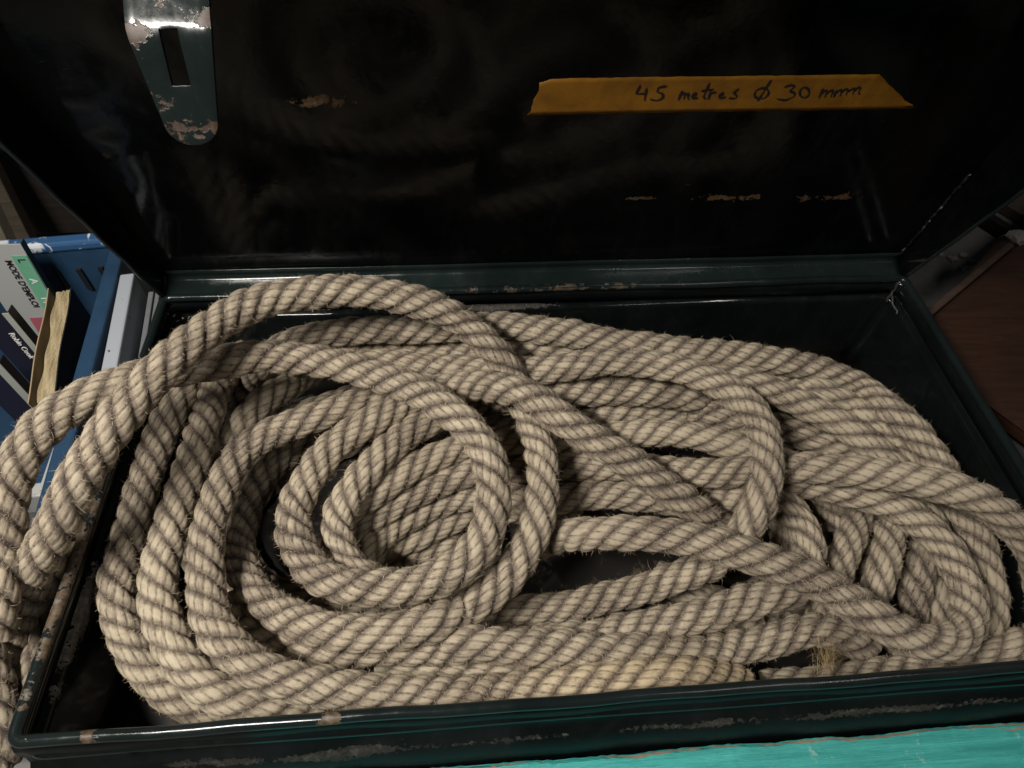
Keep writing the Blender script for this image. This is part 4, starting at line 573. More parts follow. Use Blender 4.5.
# hinge wall of the lid: strip with a rounded bend at its top
V, F = [], []
prof2 = []
for (d, a) in ((-0.002, 0.0035), (0.004, 0.0022), (0.012, 0.0012), (0.0195, 0.001)):
    prof2.append((d, a))
for k in range(1, 6):
    an = R_(90 * k / 5)
    prof2.append((0.0195 + 0.0065 * math.sin(an), 0.001 + 0.0065 * (1 - math.cos(an))))
prof2.append((0.0262, 0.016))
dn = np.array((0, math.sin(B), -math.cos(B)))
nx = 80
for i in range(nx + 1):
    s = i / nx
    for (d, a) in prof2:
        p = hl * (1 - s) + hr * s + dn * d + du * (a + 0.0006 * math.sin(13 * s + 1) + 0.0003 * math.sin(47 * s))
        p[0] *= 0.997
        V.append(p)
n2 = len(prof2)
for i in range(nx):
    for k in range(n2 - 1):
        a = i * n2 + k
        F.append((a, a + 1, a + n2 + 1, a + n2))
hs = sub('hinge_wall', V, F, M_STRIP)
so = hs.modifiers.new('thick', 'SOLIDIFY'); so.thickness = 0.001; so.offset = 0
# folded edges of the lid's flanks
for (a, b) in ((hl, tl), (hr, tr)):
    P = [a + (b - a) * k / 30 + np.array((0.0006 * math.sin(k * 1.3), 0, 0)) for k in range(31)]
    V, F = tube(P, 0.0022, 8)
    sub('folded_edge', V, F, M_RIM)
# weld up the right corner of the lid
V, F = [], []
P, r = [], []
for k in range(46):
    t = 0.02 + 0.30 * k / 45
    p = bil(0.9955, t, 0.0015) + np.array((rnd.uniform(-1, 1), rnd.uniform(-1, 1), rnd.uniform(-1, 1))) * 0.0012
    P.append(p); r.append(0.0012 + 0.0014 * rnd.random() ** 2)
add_tube(V, F, P, r)
M_WELD2 = plain('lid_weld_metal', (0.006, 0.0065, 0.0065), rough=0.3, var=0.6, scale=140, bump=0.5)
sub('weld_bead', V, F, M_WELD2)

# ---- hasp hanging from the lid's front edge
def hasp():
    # local: w across, s down from the bend; two flat plates meeting in a soft bend
    c0 = np.array((-0.2585, 0.0455, 0.3820))
    ux = np.array((0.9985, -0.02, 0.045)); ux /= np.linalg.norm(ux)
    d_up = np.array((0.0, 0.74, 0.672)); d_dn = np.array((0.0, -0.30, -0.954))
    d_dn = d_dn - ux * 0.03; d_dn /= np.linalg.norm(d_dn)
    nU = 16

    def pos(wc, s):
        if s <= 0: return c0 + ux * wc + d_up * (-s)
        return c0 + ux * wc + d_dn * s

    def pos_s(wc, s, r=0.006):
        # soft bend: average positions over a window
        acc = 0
        for k in range(-4, 5): acc = acc + pos(wc, s + r * k / 4)
        return acc / 9

    def half(s):           # (left, right) half widths
        if s < 0.0: return 0.0235, 0.0225
        k = min(1, s / 0.047)
        l, r = 0.0235 - 0.0080 * k, 0.0225 - 0.0065 * k
        if s > 0.047:
            q = (s - 0.047) / 0.0135
            f = math.sqrt(max(0.0, 1 - min(1, q) ** 2))
            l *= max(f, 0.02); r *= max(f, 0.02)
        return l, r
    ss = [-0.060, -0.045, -0.03, -0.02, -0.012, -0.008, -0.004, -0.001, 0.003, 0.007, 0.012, 0.018, 0.024, 0.0275, 0.034, 0.041, 0.047, 0.051, 0.0545, 0.0573, 0.0592, 0.0603]
    sl0, sl1 = -0.0011, 0.0274
    V, F = [], []
    cols = 12
    for s in ss:
        l, r = half(s)
        k = max(0, min(1, (s - sl0) / (sl1 - sl0)))
        a, b = -0.0058 + 0.0004 * k, 0.0042 + 0.0010 * k       # slot edges drift
        xs = [-l, -l + (a + l) * 0.33, -l + (a + l) * 0.66, a, a + (b - a) / 3, a + (b - a) * 2 / 3, b, b + (r - b) * 0.33, b + (r - b) * 0.66, r]
        if s > 0.045: xs = list(np.linspace(-l, r, 10))
        for x in xs: V.append(pos_s(x, s))
    for j in range(len(ss) - 1):
        for i in range(9):
            if 3 <= i < 6 and ss[j] >= -0.0012 and ss[j + 1] <= 0.0276: continue
            a = j * 10 + i
            F.append((a, a + 10, a + 11, a + 1))
    o = sub('hasp', V, F, M_HASP)
    so = o.modifiers.new('thick', 'SOLIDIFY'); so.thickness = 0.0026; so.offset = 0
    bv = o.modifiers.new('bev', 'BEVEL'); bv.width = 0.0006; bv.segments = 2; bv.limit_method = 'ANGLE'; bv.angle_limit = R_(50)
    # hinge barrel at the lid's edge
    top = pos_s(0, -0.062)
    V, F = tube([top - ux * 0.024, top + ux * 0.024], 0.004, 12)
    sub('hasp_barrel', V, F, M_HASP)


hasp()

# ---- yellow tape with handwriting
tt = NT('paper_tape')
P = tt.n('ShaderNodeNewGeometry').outputs['Position']
n1 = tt.noise(P, 28, 6, 0.7, 0.6); n2 = tt.noise(P, 500, 3)
c = tt.mix(tt.ramp(n1, [(0.3, 0.0), (0.7, 1.0)]), (0.15, 0.060, 0.003), (0.29, 0.125, 0.007))
tt.set(Base_Color=c, Roughness=0.5)
tt.bump(tt.math('ADD', n2, tt.math('MULTIPLY', n1, 1.5)), 0.3, 0.0006)
top = np.array(BAKE['tape'][0]); bot = np.array(BAKE['tape'][1])
V, F = [], []
nx, ny = 60, 8
sx = np.linspace(0, 1, nx + 1)
ts = np.linspace(0, 1, 5)
TP = np.stack([np.interp(sx, ts, top[:, k]) for k in (0, 1)], 1)
BT = np.stack([np.interp(sx, ts, bot[:, k]) for k in (0, 1)], 1)
for i in range(nx + 1):
    for j in range(ny + 1):
        q = TP[i] * (1 - j / ny) + BT[i] * j / ny
        if j in (0, ny): q = q + (rnd.uniform(-1, 1) * 0.0004, rnd.uniform(-1, 1) * 0.0009)
        if i in (0, nx): q = q + (rnd.uniform(-1, 1) * 0.0022, 0)
        crease = 0.0004 * math.exp(-((j / ny - (0.92 - 0.42 * (sx[i] - 0.55) / 0.45)) / 0.10) ** 2) if sx[i] > 0.6 else 0
        V.append(bil(q[0], q[1], 0.0011 + crease))
for i in range(nx):
    for j in range(ny):
        a = i * (ny + 1) + j
        F.append((a, a + 1, a + ny + 2, a + ny + 1))
tape = mesh('paper_tape', V, F, tt.m, box, smooth=True)
so = tape.modifiers.new('thick', 'SOLIDIFY'); so.thickness = 0.0003; so.offset = 0
tag(tape, 'strip of ochre yellow tape with a handwritten note')
V, F = [], []
for st in BAKE['ink']:
    st = np.array(st)
    # densify
    q = [st[0]]
    for a, b in zip(st[:-1], st[1:]):
        k = max(2, int(np.linalg.norm((b - a) * (0.89, 0.45)) / 0.0012))
        for m in range(1, k + 1): q.append(a + (b - a) * m / k)
    q = np.array(q)
    for _ in range(2):
        if len(q) > 4: q[1:-1] = 0.5 * q[1:-1] + 0.25 * (q[:-2] + q[2:])
    P3 = [bil(a, b, 0.0020) for a, b in q]
    o = len(V)
    e1 = bil(0.6, 0.5) - bil(0.5, 0.5); e1 /= np.linalg.norm(e1)
    e2 = bil(0.5, 0.6) - bil(0.5, 0.5); e2 /= np.linalg.norm(e2)
    nn = np.cross(e1, e2); nn /= np.linalg.norm(nn)
    for k, p in enumerate(P3):
        d = P3[min(k + 1, len(P3) - 1)] - P3[max(k - 1, 0)]
        d /= np.linalg.norm(d) + 1e-9
        s = np.cross(nn, d); s /= np.linalg.norm(s) + 1e-9
        hw = 0.00105 * (0.85 + 0.3 * math.sin(k * 0.5)) * (0.6 if k in (0, len(P3) - 1) else 1)
        V += [p - s * hw, p + s * hw]
        if k: F.append((o + 2 * k - 2, o + 2 * k - 1, o + 2 * k + 1, o + 2 * k))
ti = NT('marker_ink'); ti.set(Base_Color=(0.008, 0.007, 0.012), Roughness=0.6)
ink = mesh('handwriting', V, F, ti.m, None)
ink.parent = tape

# ================================================================ ROPE
ROOT = empty('rope', (0, 0, -H + 0.003), 'thick weathered hemp rope coiled in the open chest and spilling over its left side', 'rope')
R0, LAY, NSTR = 0.0161, 0.082, 4
COSG = math.cos(math.atan2(2 * math.pi * R0 * 0.9, LAY)); SING = math.sqrt(1 - COSG ** 2)


def resample(P, ds):
    P = np.asarray(P, float)
    Q = np.vstack([2 * P[0] - P[1], P, 2 * P[-1] - P[-2]])
    p0, p1, p2, p3 = Q[:-3], Q[1:-2], Q[2:-1], Q[3:]
    t = np.linspace(0, 1, 24, endpoint=False)[None, :, None]
    # uniform cubic B-spline blended with catmull-rom keeps curvature soft
    c = 0.5 * (2 * p1[:, None] + (p2 - p0)[:, None] * t + (2 * p0 - 5 * p1 + 4 * p2 - p3)[:, None] * t ** 2 + (3 * p1 - p0 - 3 * p2 + p3)[:, None] * t ** 3)
    c = np.vstack([c.reshape(-1, 3), P[-1:]])
    s = np.r_[0, np.cumsum(np.linalg.norm(np.diff(c, axis=0), axis=1))]
    n = max(8, int(s[-1] / ds))
    ss = np.linspace(0, s[-1], n + 1)
    return np.stack([np.interp(ss, s, c[:, k]) for k in range(3)], 1), ss


def frames(P):
    T = np.gradient(P, axis=0); T /= np.linalg.norm(T, axis=1)[:, None]
    U = np.zeros_like(P)
    u = np.cross(T[0], [0.3, 0.2, 1.0]); u /= np.linalg.norm(u)
    for i in range(len(P)):
        u = u - T[i] * (u @ T[i]); u /= np.linalg.norm(u); U[i] = u
    return T, U, np.cross(T, U)


def smooth_noise(s, step, seed):
    r = np.random.default_rng(seed)
    k = int(s[-1] / step) + 3
    y = r.uniform(-1, 1, k)
    x = np.arange(k) * step
    v = np.interp(s, x, y)
    kk = max(1, int(step / (s[1] - s[0]) / 2))
    return np.convolve(np.pad(v, kk, mode='edge'), np.ones(2 * kk + 1) / (2 * kk + 1), 'valid')


FIB_V, FIB_F, FIB_N = [], [], 0


def rope_piece(P, seed, nth=76, ds=0.0012, end_cap=False, fresh=0.0, fib=True, lay=LAY):
    """one laid rope: four right-hand strands, each with its yarns as real relief"""
    global FIB_N
    r = np.random.default_rng(seed)
    C_, s = resample(P, ds)
    C_ = C_ + np.stack([0.0011 * smooth_noise(s, 0.045, seed + 20 + q_) for q_ in range(3)], 1)
    T, U, Bn = frames(C_)
    th = np.linspace(0, 2 * math.pi, nth, endpoint=False)
    S2, TH2 = np.meshgrid(s, th, indexing='ij')
    wob = smooth_noise(s, 0.05, seed + 1)[:, None]
    ph = r.uniform(0, 1)
    Pp = NSTR * TH2 / (2 * math.pi) - SGN * (NSTR * S2 / lay + 0.20 * wob) + ph
    k = np.floor(Pp)
    t = Pp - k - 0.5                                # -0.5..0.5 across the strand
    kk = np.mod(k, NSTR).astype(int)
    wst = lay / NSTR * SING                         # strand width
    sc = S2 + SGN * t * wst * SING                  # station of the foot point on the strand's own line
    ell = sc / COSG
    lam = 0.0078
    off = r.uniform(0, 1, NSTR)[kk]
    jit = 0.25 * smooth_noise(s, 0.025, seed + 2)[:, None]
    Q = (ell + YK * t * wst) / lam + off + jit + 0.35 * np.abs(t) ** 2
    yk = np.floor(Q)
    yq = Q - yk - 0.5
    # per yarn random (hash on yarn index and strand)
    hsh = np.modf(np.abs(np.sin((yk + 131.7 * kk + seed * 17.3) * 12.9898) * 43758.5453))[0]
    a = np.abs(t) * 2
    lobe = np.sqrt(np.maximum(0, 1 - (0.93 * a) ** 2))             # round strand
    yarn = np.sqrt(np.maximum(0, 1 - (0.96 * np.abs(yq) * 2) ** 2))
    env = 1 - 0.65 * a ** 2
    rr = R0 * (1 + 0.025 * smooth_noise(s, 0.04, seed + 3)[:, None])
    rr = rr + 0.0010 * (r.uniform(-1, 1, NSTR)[kk] * lobe) + 0.0007 * smooth_noise(s, 0.012, seed + 8)[:, None]
    rr = rr - 0.0052 * (1 - lobe) - 0.0013 * (1 - yarn) * env + 0.0006 * (hsh - 0.5) * yarn
    # crown wear: pale where the strand stands proud, darker weathered fibre on its flanks and between yarns
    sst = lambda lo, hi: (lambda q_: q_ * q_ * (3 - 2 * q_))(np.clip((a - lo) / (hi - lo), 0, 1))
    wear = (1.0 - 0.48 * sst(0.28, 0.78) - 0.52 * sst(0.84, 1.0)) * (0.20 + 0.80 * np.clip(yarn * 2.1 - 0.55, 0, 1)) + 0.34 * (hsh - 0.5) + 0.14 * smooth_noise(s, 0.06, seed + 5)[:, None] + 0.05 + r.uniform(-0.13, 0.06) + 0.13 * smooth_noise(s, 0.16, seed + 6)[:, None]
    if end_cap:
        d = np.clip((s[-1] - s) / 0.010, 0, 1)[:, None]
        rr = rr * np.sqrt(np.clip(1 - (1 - d) ** 2, 0.0004, 1))
        wear = np.maximum(wear, 0.55 * (1 - d))
    X = C_[:, None] + rr[..., None] * (np.cos(TH2)[..., None] * U[:, None] + np.sin(TH2)[..., None] * Bn[:, None])
    n = len(s)
    V = X.reshape(-1, 3)
    i, j = np.meshgrid(np.arange(n - 1), np.arange(nth), indexing='ij')
    j2 = (j + 1) % nth
    F = np.stack([i * nth + j, i * nth + j2, (i + 1) * nth + j2, (i + 1) * nth + j], -1).reshape(-1, 4)
    m = bpy.data.meshes.new('coil')
    m.vertices.add(len(V)); m.vertices.foreach_set('co', V.astype(np.float32).ravel())
    m.loops.add(F.size); m.loops.foreach_set('vertex_index', F.astype(np.int32).ravel())
    m.polygons.add(len(F)); m.polygons.foreach_set('loop_start', np.arange(0, F.size, 4, dtype=np.int32))
    m.polygons.foreach_set('use_smooth', np.ones(len(F), bool))
    m.update(calc_edges=True)
    at = m.attributes.new('wear', 'FLOAT', 'POINT'); at.data.foreach_set('value', wear.astype(np.float32).ravel())
    at = m.attributes.new('tone', 'FLOAT', 'POINT')
    tone = np.full(wear.shape, fresh) if np.isscalar(fresh) else np.broadcast_to(fresh(s)[:, None], wear.shape)
    at.data.foreach_set('value', np.ascontiguousarray(tone, dtype=np.float32).ravel())
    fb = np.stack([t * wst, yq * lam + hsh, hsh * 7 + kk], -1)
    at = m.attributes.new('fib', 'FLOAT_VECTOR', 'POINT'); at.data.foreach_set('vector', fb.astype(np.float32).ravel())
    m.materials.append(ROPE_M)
    # loose fibres
    if fib:
        nf = int((s[-1]) * FIBRES_PER_M)
        pi = r.integers(1, n - 1, nf); pj = r.integers(0, nth, nf)
        base = X[pi, pj]
        nrm = np.cos(TH2[pi, pj])[:, None] * U[pi] + np.sin(TH2[pi, pj])[:, None] * Bn[pi]
        tang = T[pi] * r.uniform(-1, 1, (nf, 1)) + np.cross(T[pi], nrm) * r.uniform(-1, 1, (nf, 1))
        tang /= np.linalg.norm(tang, axis=1)[:, None] + 1e-9
        L = r.gamma(2.0, 0.0010, nf)[:, None] + 0.0009
        lift = r.uniform(0.05, 1.0, (nf, 1)) ** 1.2
        p0 = base - nrm * 0.0004
        p1 = base + tang * L * 0.5 + nrm * L * lift * 0.45
        p2 = p1 + (tang + r.normal(0, 0.5, (nf, 3))) * L * 0.45 + nrm * L * lift * r.uniform(-0.2, 0.4, (nf, 1))
        side = np.cross(tang, nrm)
        wd = r.uniform(0.00008, 0.00018, (nf, 1))
        vs = np.stack([p0 - side * wd, p0 + side * wd, p1 - side * wd * 0.8, p1 + side * wd * 0.8, p2], 1).reshape(-1, 3)
        b = np.arange(nf)[:, None] * 5 + FIB_N
        FIB_V.append(vs)
        FIB_F.append((b + [0, 1, 3, 2], b + [2, 3, 4]))
        FIB_N += nf * 5
    return m


SGN = -1.0
YK = -0.62
FIBRES_PER_M = 19000
ORDER = list(ROPE.items())
for q, (nm, P) in enumerate(ORDER):
    hid = nm.startswith('lower')
    P = np.array(P)
    if nm == 'cee':
        m = rope_piece(P, 100 + q, end_cap=True, fresh=lambda s: np.clip((s - (s[-1] - 0.30)) / 0.2, 0, 1) * 0.5)
    else:
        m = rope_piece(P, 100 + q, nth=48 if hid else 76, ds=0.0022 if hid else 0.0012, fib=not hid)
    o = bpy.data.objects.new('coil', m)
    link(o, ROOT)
    o.location = -ROOT.location
    if nm == 'cee': o['label'] = 'coil along the front wall ending in the cut pale rope end'
    if nm == 'arch': o['label'] = 'loop arching up over the rest and out over the left wall'

# frayed tuft near the front wall
TUFT = np.array(BAKE['tuft'])
nf = 320
r = np.random.default_rng(5)
base = TUFT + r.normal(0, 1, (nf, 3)) * (0.004, 0.004, 0.008)
dirs = r.normal(0, 1, (nf, 3)) + (0.2, -0.2, 0.9)
dirs /= np.linalg.norm(dirs, axis=1)[:, None]
L = r.uniform(0.006, 0.022, (nf, 1))
side = np.cross(dirs, [0.3, 1, 0.2]); side /= np.linalg.norm(side, axis=1)[:, None]
p1 = base + dirs * L * 0.5
p2 = p1 + (dirs + r.normal(0, 0.6, (nf, 3))) * L * 0.5
wd = 0.00013
vs = np.stack([base - side * wd, base + side * wd, p1 - side * wd, p1 + side * wd, p2], 1).reshape(-1, 3)
b = np.arange(nf)[:, None] * 5
tm = bpy.data.meshes.new('frayed_tuft')
tm.from_pydata(vs.tolist(), [], (b + [0, 1, 3, 2]).tolist() + (b + [2, 3, 4]).tolist())
tfm = NT('tuft_fibre'); tfm.set(Base_Color=(0.40, 0.29, 0.15), Roughness=0.8)
tm.materials.append(tfm.m)
o = bpy.data.objects.new('frayed_tuft', tm); link(o, ROOT); o.location = -ROOT.location
o['label'] = 'tuft of frayed fibres near the front wall'

fm = bpy.data.meshes.new('loose_fibres')
FV = np.vstack(FIB_V)
F4 = np.vstack([a for a, _ in FIB_F]).astype(np.int32); F3 = np.vstack([a for _, a in FIB_F]).astype(np.int32)
fm.vertices.add(len(FV)); fm.vertices.foreach_set('co', FV.astype(np.float32).ravel())
fm.loops.add(F4.size + F3.size); fm.loops.foreach_set('vertex_index', np.r_[F4.ravel(), F3.ravel()])
fm.polygons.add(len(F4) + len(F3))
fm.polygons.foreach_set('loop_start', np.r_[np.arange(0, F4.size, 4), F4.size + np.arange(0, F3.size, 3)].astype(np.int32))
fm.update(calc_edges=True)
fm.materials.append(FIBRE_M)
o = bpy.data.objects.new('loose_fibres', fm); link(o, ROOT); o.location = -ROOT.location
o['kind'] = 'stuff'

# ================================================================ LEFT: crate, books, tub
M_BLUE = plain('blue_plastic', (0.019, 0.052, 0.104), rough=0.42, var=0.25, scale=12, bump=0.1)
crate = empty('plastic_crate', (-0.7, 0.12, GZ), 'blue plastic crate of books left of the chest, its rim scuffed white', 'crate')
ca = math.atan2(0.10, 0.995)
def cr(a, b, z):      # a = leftwards from the inner right back corner, b = towards the viewer
    e1 = Vector((-math.cos(ca), -math.sin(ca), 0)); e2 = Vector((math.sin(ca), -math.cos(ca), 0))
    p = Vector((-0.532, 0.330, 0)) + e1 * a + e2 * b
    return (p.x, p.y, z)
RZ = rotz(ca)
bm = bmesh.new()
add_box(bm, cr(0.20, -0.008, -0.080), (0.43, 0.012, 0.160), RZ, 0.003)
bm_obj('back_wall', bm, M_BLUE, crate)
bm = bmesh.new()
add_box(bm, cr(-0.0075, 0.205, -0.082), (0.012, 0.43, 0.156), RZ, 0.003)
add_box(bm, cr(-0.0075, 0.205, -0.006), (0.018, 0.44, 0.012), RZ, 0.003)
bm_obj('side_wall', bm, M_BLUE, crate)
bm = bmesh.new()
add_box(bm, cr(0.41, 0.205, -0.082), (0.012, 0.43, 0.156), RZ, 0.003)
bm_obj('side_wall', bm, M_BLUE, crate)
bm = bmesh.new()
add_box(bm, cr(0.20, 0.415, -0.095), (0.43, 0.012, 0.130), RZ, 0.003)
bm_obj('front_wall', bm, M_BLUE, crate)
bm = bmesh.new()
add_box(bm, cr(0.20, 0.205, -0.156), (0.40, 0.41, 0.008), RZ)
bm_obj('bottom', bm, M_BLUE, crate)
ts_ = NT('scuffed_blue')
P = ts_.coord('Object')
ns = ts_.noise(P, 26, 5, 0.7, 1.0)
ts_.set(Base_Color=ts_.mix(ts_.ramp(ns, [(0.52, 0.0), (0.57, 1.0)]), (0.03, 0.095, 0.22), (0.62, 0.66, 0.70)), Roughness=0.5)
bm = bmesh.new()
add_box(bm, cr(0.20, -0.008, -0.002), (0.43, 0.018, 0.014), RZ, 0.004)
bm_obj('rim', bm, ts_.m, crate)
# slots in the back wall
tb = NT('slot_dark'); tb.set(Base_Color=(0.004, 0.005, 0.01), Roughness=0.7)
for k in range(5):
    bm = bmesh.new()
    add_box(bm, cr(0.03 + 0.026 * k, -0.0005, -0.055), (0.006, 0.005, 0.035), RZ)
    bm_obj('slot', bm, tb.m, crate)


def text_mesh(name, body, size, M, mat, parent, extrude=0.0003, bold=0.0):
    c = bpy.data.curves.new(name, 'FONT')
    c.body = body; c.size = size; c.extrude = extrude; c.offset = bold
    c.align_x = 'LEFT'; c.align_y = 'CENTER'
    o = bpy.data.objects.new(name, c); COL.objects.link(o)
    dg = bpy.context.evaluated_depsgraph_get()
    me = bpy.data.meshes.new_from_object(o.evaluated_get(dg))
    bpy.data.objects.remove(o)
    me.transform(M)
    me.materials.clear(); me.materials.append(mat)
    t = bpy.data.objects.new(name, me)
    link(t, parent)
    t.location = -parent.location
    return t


M_PAPER = plain('old_paper', (0.50, 0.44, 0.33), 0.9, 0.2, 8, 0.3, stretch=(60, 60, 2))
M_PAPERW = plain('book_paper', (0.55, 0.54, 0.50), 0.9, 0.12, 8, 0.2, stretch=(60, 60, 2))


def book(top_right, height, width, depth, yaw, lean, tilt, cover, label, spine_extra=None, side=None):
    """upright book: top_right = top right corner of its spine, facing the viewer"""
    root = empty('book', top_right, label, 'book')
    M = Matrix.Translation(Vector(top_right)) @ Matrix.Rotation(yaw, 4, 'Z') @ Matrix.Rotation(lean, 4, 'Y') @ Matrix.Rotation(tilt, 4, 'X')
    def bx(name, c, s, m, bev=0.0):
        bm = bmesh.new()
        add_box(bm, c, s, None, bev)
        bmesh.ops.transform(bm, matrix=M, verts=bm.verts)
        return bm_obj(name, bm, m, root)
    ct = 0.0014
    bx('spine', (-width / 2, ct / 2, -height / 2), (width, ct, height), cover, 0.0005)
    bx('cover', (-ct / 2, depth / 2 + ct, -height / 2), (ct, depth, height), side or cover, 0.0004)
    bx('cover', (-width + ct / 2, depth / 2 + ct, -height / 2), (ct, depth, height), cover, 0.0004)
    bx('pages', (-width / 2, depth / 2 - 0.001, -height / 2 - 0.002), (width - 2 * ct - 0.0004, depth - 0.004, height - 0.008), M_PAPERW)
    if spine_extra: spine_extra(root, M)
    return root


tw = NT('white_cover'); tw.set(Base_Color=(0.38, 0.39, 0.38), Roughness=0.45)
tg = NT('green_cover'); 
gg = tg.noise(tg.coord('Object'), 30, 3)
tg.set(Base_Color=tg.mix(gg, (0.10, 0.34, 0.20), (0.22, 0.47, 0.34)), Roughness=0.45)
tk = NT('black_ink'); tk.set(Base_Color=(0.012, 0.012, 0.012), Roughness=0.5)
tdg = NT('dark_green_cover'); tdg.set(Base_Color=(0.03, 0.06, 0.05), Roughness=0.5)
twh = NT('white_ink'); twh.set(Base_Color=(0.75, 0.75, 0.72), Roughness=0.5)
tbk = NT('black_cover'); tbk.set(Base_Color=(0.014, 0.013, 0.026), Roughness=0.4)
tgr = NT('grey_cover'); tgr.set(Base_Color=(0.36, 0.37, 0.34), Roughness=0.5)
tpk = NT('pink_print'); tpk.set(Base_Color=(0.40, 0.10, 0.13), Roughness=0.5)


def spine_text(root, M, body, size, x, z, mat, name='lettering', bold=0.0, flip=-1):
    # letters read downwards along the spine (facing -y)
    Rm = Matrix.Rotation(R_(90), 4, 'X') @ Matrix.Rotation(R_(-90), 4, 'Z')
    return text_mesh(name, body, size, M @ Matrix.Translation((x, -0.0006, z)) @ Rm, mat, root, bold=bold)


def green_extra(root, M):
    bm = bmesh.new()
    add_box(bm, (-0.0085, -0.0006, -0.075), (0.016, 0.0008, 0.118))
    bmesh.ops.transform(bm, matrix=M, verts=bm.verts)
    bm_obj('green_panel', bm, tg.m, root)
    spine_text(root, M, "MODE D'EMPLOI", 0.0100, -0.0235, -0.022, tk.m, bold=0.0001)
    for i, ch in enumerate('LAMV'):
        Rm = Matrix.Rotation(R_(90), 4, 'X') @ Matrix.Rotation(R_(-90), 4, 'Z')
        text_mesh('lettering', ch, 0.012, M @ Matrix.Translation((-0.0085, -0.0013, -0.020 - 0.030 * i)) @ Rm, (tk.m if i == 0 else twh.m), root)
    bm = bmesh.new()
    add_box(bm, (-0.024, -0.0007, -0.128), (0.030, 0.0008, 0.030))
    bmesh.ops.transform(bm, matrix=M, verts=bm.verts)
    bm_obj('red_panel', bm, tpk.m, root)


book((-0.606, 0.288, 0.035), 0.185, 0.060, 0.010, R_(4), R_(3), R_(-3), tw.m, "white and green book lettered MODE D'EMPLOI behind the two black books", green_extra, tdg.m)


def black_extra(root, M):
    spine_text(root, M, 'Robin Cook', 0.0085, -0.0145, -0.030, twh.m)
    bm = bmesh.new()
    add_box(bm, (-0.0035, -0.0007, -0.08), (0.007, 0.0009, 0.158))
    bmesh.ops.transform(bm, matrix=M, verts=bm.verts)
    bm_obj('pale_edge', bm, tgr.m, root)


book((-0.584, 0.185, 0.030), 0.182, 0.040, 0.010, R_(2), R_(-2), R_(-2), tbk.m, 'black book with small white lettering and a pale edge, before the white and green one', black_extra)


def grey_extra(root, M):
    bm = bmesh.new()
    add_box(bm, (-0.0045, -0.0007, -0.075), (0.009, 0.0009, 0.15))
    bmesh.ops.transform(bm, matrix=M, verts=bm.verts)
    bm_obj('pale_edge', bm, tgr.m, root)


book((-0.593, 0.141, 0.000), 0.150, 0.040, 0.010, R_(2), R_(-2), R_(-2), tbk.m, 'black book with a grey edge, nearest the viewer, half hidden by the rope', grey_extra)

# aged paperback standing on its spine along the crate wall, pages up
pb = empty('paperback', (-0.56, 0.17, GZ + 0.013), 'old paperback with wavy yellowed pages standing against the crate side', 'book')
V, F = [], []
ny_, nx_ = 26, 7
for j in range(ny_ + 1):
    b = j / ny_
    for i in range(nx_ + 1):
        a = i / nx_
        x = -0.569 + 0.030 * b + (0.015 + 0.001 * b) * a + 0.0012 * math.sin(b * 19 + 0.6 * i)
        y = 0.243 - 0.155 * b + 0.004 * a
        zt = 0.001 + 0.0012 * math.sin(i * 2.7 + b * 9) - 0.005 * b
        V += [(x, y, zt), (x, y, -0.15)]
for j in range(ny_):
    for i in range(nx_):
        q = lambda jj, ii, k: (jj * (nx_ + 1) + ii) * 2 + k
        F.append((q(j, i, 0), q(j, i + 1, 0), q(j + 1, i + 1, 0), q(j + 1, i, 0)))
        if i == 0: F.append((q(j, 0, 0), q(j + 1, 0, 0), q(j + 1, 0, 1), q(j, 0, 1)))
        if i == nx_ - 1: F.append((q(j, nx_, 0), q(j, nx_, 1), q(j + 1, nx_, 1), q(j + 1, nx_, 0)))
for i in range(nx_):
    F.append((q(0, i, 0), q(0, i, 1), q(0, i + 1, 1), q(0, i + 1, 0)))
    F.append((q(ny_, i, 0), q(ny_, i + 1, 0), q(ny_, i + 1, 1), q(ny_, i, 1)))
M_YEL = plain('yellowed_pages', (0.42, 0.34, 0.20), 0.9, 0.3, 10, 0.5, stretch=(90, 6, 3))
mesh('pages', V, F, M_YEL, pb)
tcv = NT('dark_cover'); tcv.set(Base_Color=(0.02, 0.018, 0.02), Roughness=0.5)
tta = NT('tan_cover'); tta.set(Base_Color=(0.34, 0.26, 0.16), Roughness=0.7)
for (dx, mm) in ((-0.0075, tta.m), (0.0172, tcv.m)):
    V, F = [], []
    for j in range(13):
        b = j / 12
        x = -0.569 + 0.030 * b + dx + 0.001 * math.sin(b * 8)
        y = 0.245 - 0.160 * b
        for (ddx, z) in ((0, 0.006 - 0.006 * b), (0.0012, 0.006 - 0.006 * b), (0.0012, -0.15), (0, -0.15)):
            V.append((x + ddx, y, z))
    for j in range(12):
        for k in range(4):
            F.append((j * 4 + k, j * 4 + (k + 1) % 4, j * 4 + 4 + (k + 1) % 4, j * 4 + 4 + k))
    F += [(0, 1, 2, 3), (48, 51, 50, 49)]
    mesh('cover', V, F, mm, pb)

# white framed blue card box in the crate corner, below the rope
cb = empty('storage_box', (-0.56, -0.02, -0.15), 'white edged blue storage box in the near corner of the crate', 'box')
bm = bmesh.new()
add_box(bm, (-0.575, 0.040, -0.107), (0.085, 0.035, 0.09), rotz(R_(3)), 0.002)
bm_obj('blue_body', bm, M_BLUE, cb)
bm = bmesh.new()
add_box(bm, (-0.575, 0.010, -0.098), (0.092, 0.016, 0.104), rotz(R_(3)), 0.002)
bm_obj('white_frame', bm, tw.m, cb)
bm = bmesh.new()
add_box(bm, (-0.531, 0.035, -0.097), (0.004, 0.05, 0.106), rotz(R_(3)), 0.001)
bm_obj('white_edge', bm, tw.m, cb)

